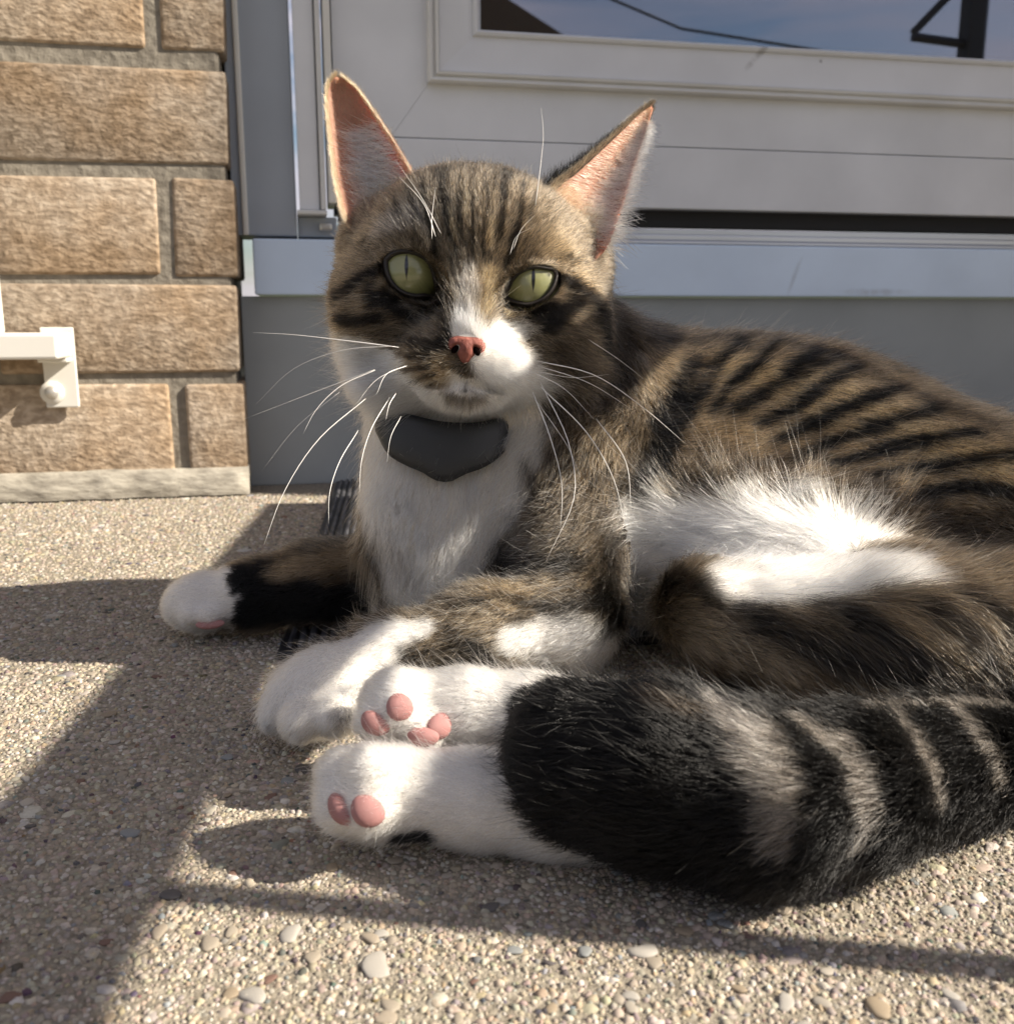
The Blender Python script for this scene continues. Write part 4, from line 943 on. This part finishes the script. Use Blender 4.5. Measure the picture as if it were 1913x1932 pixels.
# left ear: pale fan from the inner edge; right ear: fan towards its lower free edge
ear_hair(int(1500 * QF), True, 0, cst(WHITE), lambda s_, t_: .021 * (1.1 - .8 * t_), (.42, .98), (.10, .66), 6, .00013, lambda up, ac, s_, t_: up * .45 - ac * 1.0, .42)
ear_hair(int(800 * QF), True, 0, cst(CREAM), lambda s_, t_: .012 * (1.1 - t_), (.2, .75), (.08, .48), 6, .00012, lambda up, ac, s_, t_: up * .9 - ac * .5, .30)
ear_hair(int(1700 * QF), True, 1, cst(WHITE), lambda s_, t_: .0165 * (1.15 - .75 * t_), (.40, .99), (.16, .92), 6, .00013, lambda up, ac, s_, t_: ac * 1.0 + up * .30, .34)
ear_hair(int(900 * QF), True, 1, cst(CREAM), lambda s_, t_: .009 * (1.2 - .8 * t_), (.05, .6), (.15, .95), 6, .00012, lambda up, ac, s_, t_: ac * .9 + up * .45, .2)

ear_hair(int(2600 * QF), False, 1, cst(BLACK), lambda s_, t_: .0085 * (1.1 - t_), (0, .12), (.05, .80), 5, .00008, lambda up, ac, s_, t_: -ac * .9 + up * .9, .25)
ear_hair(int(1200 * QF), True, 0, cst(TAN), lambda s_, t_: .010 * (1.2 - t_), (.3, 1.0), (.0, .30), 5, .00007, lambda up, ac, s_, t_: up * 1.0 - ac * .35, .5)
ear_hair(int(1200 * QF), True, 1, cst(TAN), lambda s_, t_: .009 * (1.2 - t_), (.0, .8), (.0, .30), 5, .00007, lambda up, ac, s_, t_: up * 1.0 + ac * .2, .5)

# ---- whiskers and brow hairs, each its own
m_wh, n, l, b = material('whisker', (.82, .80, .76, 1), .35, spec=.6); b.inputs['Subsurface Weight'].default_value = .3; b.inputs['Subsurface Radius'].default_value = (.001, .001, .001)
for pts, t0, t1, w_ in (
    ([(752,655),(640,641),(550,631),(478,627)], .385, .40, 1.25), ([(745,653),(650,660),(555,695),(482,763)], .388, .41, .9), ([(707,697),(600,737),(462,790)], .392, .40, .8), ([(708,698),(640,730),(595,775),(572,818)], .388, .38, .9),
    ([(690,752),(600,830),(535,930),(498,1028)], .392, .37, 1.0), ([(768,690),(730,705),(710,745)], .382, .372, .8), ([(747,742),(735,762),(728,792)], .383, .375, .8), ([(676,812),(640,872),(622,930),(620,988)], .39, .372, .95),
    ([(735,750),(700,810),(682,870),(678,932)], .384, .365, .9), ([(757,785),(738,822),(730,872)], .386, .372, .6), ([(640,740),(560,805),(495,887)], .395, .405, .55), ([(765,690),(712,715),(670,765)], .384, .38, .8), ([(640,585),(600,610),(570,622)], .42, .43, .4),
    ([(1010,680),(1120,707),(1215,770),(1292,836)], .388, .385, .9), ([(1015,690),(1110,722),(1192,772)], .39, .40, .7), ([(1020,730),(1110,820),(1158,905),(1178,982)], .386, .365, 1.0), ([(1125,790),(1180,870),(1191,962)], .39, .372, .8),
    ([(1005,740),(1038,825),(1060,915),(1057,1002)], .386, .368, .9), ([(1020,722),(1074,840),(1085,925),(1030,1060)], .386, .36, .85), ([(1110,640),(1170,680),(1215,715)], .41, .42, .5), ([(1000,700),(1060,730),(1120,790)], .386, .385, .7),
    ([(1010,388),(1021,300),(1025,255),(1021,203)], .402, .40, .8), ([(822,446),(800,385),(752,332)], .388, .395, .8), ([(815,450),(815,410),(822,352)], .387, .392, .6), ([(832,440),(800,380),(745,300)], .388, .40, .55), ([(968,470),(985,430),(1010,405)], .39, .39, .5), ([(962,480),(975,445),(1000,430)], .39, .388, .5),
    ([(1010,700),(1080,712),(1150,706)], .388, .40, .5), ([(1015,760),(1075,850),(1095,900)], .388, .375, .5)):
    q = np.array([(*P(u, v, t0 + (t1 - t0) * i / (len(pts) - 1)),) for i, (u, v) in enumerate(pts)])
    q = smooth_path(q, 16); link('whisker', tube_mesh('whisker', q, w_ * .00025 * (1 - .86 * np.linspace(0, 1, 16) ** 1.3) * np.minimum(1, .35 + np.linspace(0, 1, 16) * 5), 5), m_wh, cat, True)

# ---- collar: a dark band whose flat tag hangs on the chest
m_col, n, l, b = material('collar_rubber', (.026, .027, .028, 1), .5, spec=.4)
top = smooth_path(np.array([(712, 770), (760, 782), (840, 800), (910, 800), (962, 785)], float), 25)
bot = smooth_path(np.array([(716, 812), (742, 858), (775, 877), (805, 890), (822, 902), (848, 905), (872, 892), (905, 880), (938, 858), (962, 812)], float), 25)
G = np.zeros((25, 9, 3)); ts = np.zeros((25, 9))
for i in range(25):
    for j in range(9):
        u, v = top[i] + (bot[i] - top[i]) * j / 8; hit = surf(u, v, ids('neck head')); ts[i, j] = .44 if hit is None else (hit[0] - np.array(EYEP)) @ -AX[2]
xs_ = np.linspace(-1, 1, 25)[:, None]; ys_ = np.linspace(-1, 1, 9)[None]
tn_ = np.percentile(ts[6:19], 12)
tsm = (tn_ - .002) + .016 * np.abs(xs_) ** 2.4 + ys_ * 0
for i in range(25):
    for j in range(9):
        u, v = top[i] + (bot[i] - top[i]) * j / 8
        G[i, j] = P(u, v, tsm[i, j] - .0022 * (1 - ys_[0, j] ** 4) * (1 - .5 * xs_[i, 0] ** 4))
bm = bmesh.new(); A_ = [[bm.verts.new(G[i, j]) for j in range(9)] for i in range(25)]
for i in range(24):
    for j in range(8): bm.faces.new((A_[i][j], A_[i][j+1], A_[i+1][j+1], A_[i+1][j]))
bmesh.ops.recalc_face_normals(bm, faces=bm.faces)
co_ = obj('collar', bm, m_col, cat, True); sm = co_.modifiers.new('thickness', 'SOLIDIFY'); sm.thickness = .004; sm.offset = 0

# ---- roots
fw = FA * dens[fs].mean(1); cum = np.cumsum(fw); cum /= cum[-1]
def roots(n_):
    fi = np.searchsorted(cum, rng.uniform(size=n_)); a, b_ = rng.uniform(size=(2, n_, 1))
    q = fs[fi]; w = np.stack([(1-a)*(1-b_), a*(1-b_), a*b_, (1-a)*b_], 1)
    g = lambda A: (A[q] * w).sum(1)
    return g(skin), g(VN), g(FD), g(hl[:, None])[:, 0], g(col), g(tick[:, None])[:, 0], lab[q[:, 0]], g(dens[:, None])[:, 0]
PATTERN_KD = KDTree(NV)
for i_, q_ in enumerate(vs.tolist()): PATTERN_KD.insert(q_, i_)
PATTERN_KD.balance()
def strands(n_, K, lenf, lift, clump, wid, spread=.25, long_=False, guard=False):
    p, N, D, L_, c, tk, lb, de = roots(n_)
    ok = de > .02
    for q, r in BALD: ok &= np.linalg.norm(p - q, axis=1) > r
    if guard:
        ok &= (N[:, 2] > .35) & np.isin(lb, [PARTS[x] for x in ('fore_near', 'hind', 'hind_low')]); D = D * .5 + np.array([-.55, -.1, .35]); L_ = np.full(n_, .0105)
    p, N, D, L_, c, tk, lb = [x[ok] for x in (p, N, D, L_, c, tk, lb)]; n_ = len(p)
    N /= np.linalg.norm(N, axis=1)[:, None] + 1e-9; D /= np.linalg.norm(D, axis=1)[:, None] + 1e-9
    L_ = L_ * lenf * rng.uniform(.7, 1.2, n_)
    big = np.stack([vnoise(p, 70, s_) - .5 for s_ in (11, 12, 13)], 1) * 1.1
    fine = rng.normal(0, spread, (n_, 3))
    la = np.clip(rng.normal(lift, .12, n_), .12, 1.2)[:, None]
    d0 = D * np.cos(la) + N * np.sin(la) + fine + big * .45; d0 /= np.linalg.norm(d0, axis=1)[:, None]
    s_ = np.linspace(0, 1, K)[None, :, None]
    curl = rng.normal(0, .16, (n_, 3))
    X = p[:, None] + L_[:, None, None] * (s_ * d0[:, None] - s_ ** 2 * (.30 * np.sin(la) * N)[:, None] + s_ ** 2 * curl[:, None] + (s_ ** 2 * D[:, None]) * .12)
    if clump > 0:
        cs = np.full((n_, 1), .0019); cs[lb == PARTS['head']] = .0011; cs[np.isin(lb, [PARTS['fore_near'], PARTS['fore_far'], PARTS['hind'], PARTS['hind_low']])] = .0015
        key = np.floor(p / cs + vnoise(p, 400, 3)[:, None] * .8).astype(np.int64); kk = key[:, 0] * 73856093 ^ key[:, 1] * 19349663 ^ key[:, 2] * 83492791
        _, inv, cn = np.unique(kk, return_inverse=True, return_counts=True); inv = inv.ravel()
        mt = np.zeros((len(cn), 3)); np.add.at(mt, inv, X[:, -1]); mt /= cn[:, None]
        tv = np.exp(rng.normal(-.15, .75, len(cn))).clip(.10, 3.0)
        X += (mt[inv][:, None] - X) * (s_ ** 1.5) * (clump * np.clip(L_ / .008, .15, 1))[:, None, None]
        c = c * (1 + (tv[inv][:, None] - 1) * tk[:, None])
    X[..., 2] = np.maximum(X[..., 2], .0006)
    if PATTERN_KD is not None:                                # colour taken where the visible part of the hair lies
        q = X[:, 0] + (X[:, -1] - X[:, 0]) * .62
        ii = np.fromiter((PATTERN_KD.find(x)[1] for x in q.tolist()), np.int64, n_)
        same = lab[ii] == lb; c = np.where(same[:, None], col[ii], c); tk = np.where(same, tick[ii], tk)
    # agouti: single hairs lighter or darker
    r_ = rng.uniform(size=(n_, 1)); vary = np.where(r_ < .36, .2, np.where(r_ > .76, 1.9, 1.0))
    c = c * (1 + (vary - 1) * tk[:, None]) * rng.uniform(.92, 1.08, (n_, 1))
    wd = wid * (1 - .82 * np.linspace(0, 1, K)[None] ** 1.6) * rng.uniform(.75, 1.2, (n_, 1)) * (1 if long_ else 1)
    return X, c.clip(.0008, .85), wd, lb
def curves(name, sets, mat, parent):
    hc = bpy.data.hair_curves.new(name); tot = sum(len(x[0]) for x in sets)
    sizes = []
    for X, c, w in [q_[:3] for q_ in sets]: sizes += [X.shape[1]] * len(X)
    hc.add_curves(sizes)
    hc.attributes['position'].data.foreach_set('vector', np.concatenate([x[0].reshape(-1, 3) for x in sets]).astype(np.float32).ravel())
    ra_ = hc.attributes.get('radius') or hc.attributes.new('radius', 'FLOAT', 'POINT')
    ra_.data.foreach_set('value', np.concatenate([x[2].ravel() for x in sets]).astype(np.float32))
    ca_ = hc.attributes.new('coat', 'FLOAT_COLOR', 'CURVE')
    cc = np.concatenate([x[1] for x in sets]); ca_.data.foreach_set('color', np.c_[cc, np.ones(len(cc))].astype(np.float32).ravel())
    hc.materials.append(mat)
    o = bpy.data.objects.new(name, hc); C.objects.link(o); o.parent = parent
    print(name, tot); return o
m_fur = bpy.data.materials.new('fur'); m_fur.use_nodes = True; n, l = m_fur.node_tree.nodes, m_fur.node_tree.links; n.clear()
o_ = n.new('ShaderNodeOutputMaterial'); at = n.new('ShaderNodeAttribute'); at.attribute_name = 'coat'
hi_ = n.new('ShaderNodeHairInfo')
h_ = n.new('ShaderNodeBsdfHairPrincipled'); h_.parametrization = 'COLOR'
h_.inputs['IOR'].default_value = 1.38; h_.inputs['Roughness'].default_value = .24; h_.inputs['Radial Roughness'].default_value = .45; h_.inputs['Coat'].default_value = 0.0; h_.inputs['Random Roughness'].default_value = .3
l.new(at.outputs['Color'], h_.inputs['Color']); l.new(h_.outputs[0], o_.inputs[0])
NH = int(FUR * 420000)
if NH:
    A = strands(NH, 4, 1.0, .46, .62, .000105)
    B = strands(int(NH * .075), 6, 1.75, .60, .15, .000062, .22, True); B = (B[0], np.where(np.isin(B[3], [PARTS[x] for x in ('tail', 'head', 'fore_far')])[:, None], B[1], B[1] * 1.3 + .055).clip(0, .85), B[2])
    G_ = strands(int(NH * .03), 6, 1.0, .75, 0, .00006, .22, True, True); G_ = (G_[0], G_[1] * 0 + WHITE, G_[2])
    fur = curves('fur', [A, B, G_], m_fur, cat); tag(fur, kind='stuff')

me = mesh_np('body', skin, fs)
a_ = me.attributes.new('coat', 'FLOAT_COLOR', 'POINT'); a_.data.foreach_set('color', np.c_[col * (.45 + .35 * (1 - tick))[:, None], np.ones(NV)].astype(np.float32).ravel())
m_skin, n, l, b = material('undercoat', rough=.95, spec=.1); at = n.new('ShaderNodeAttribute'); at.attribute_name = 'coat'; l.new(at.outputs['Color'], b.inputs['Base Color'])
body = link('body', me, m_skin, cat, True)
print('T', time.time() - T0)
ear_f = curves('ear_fur', ES, m_fur, cat); tag(ear_f, kind='stuff')
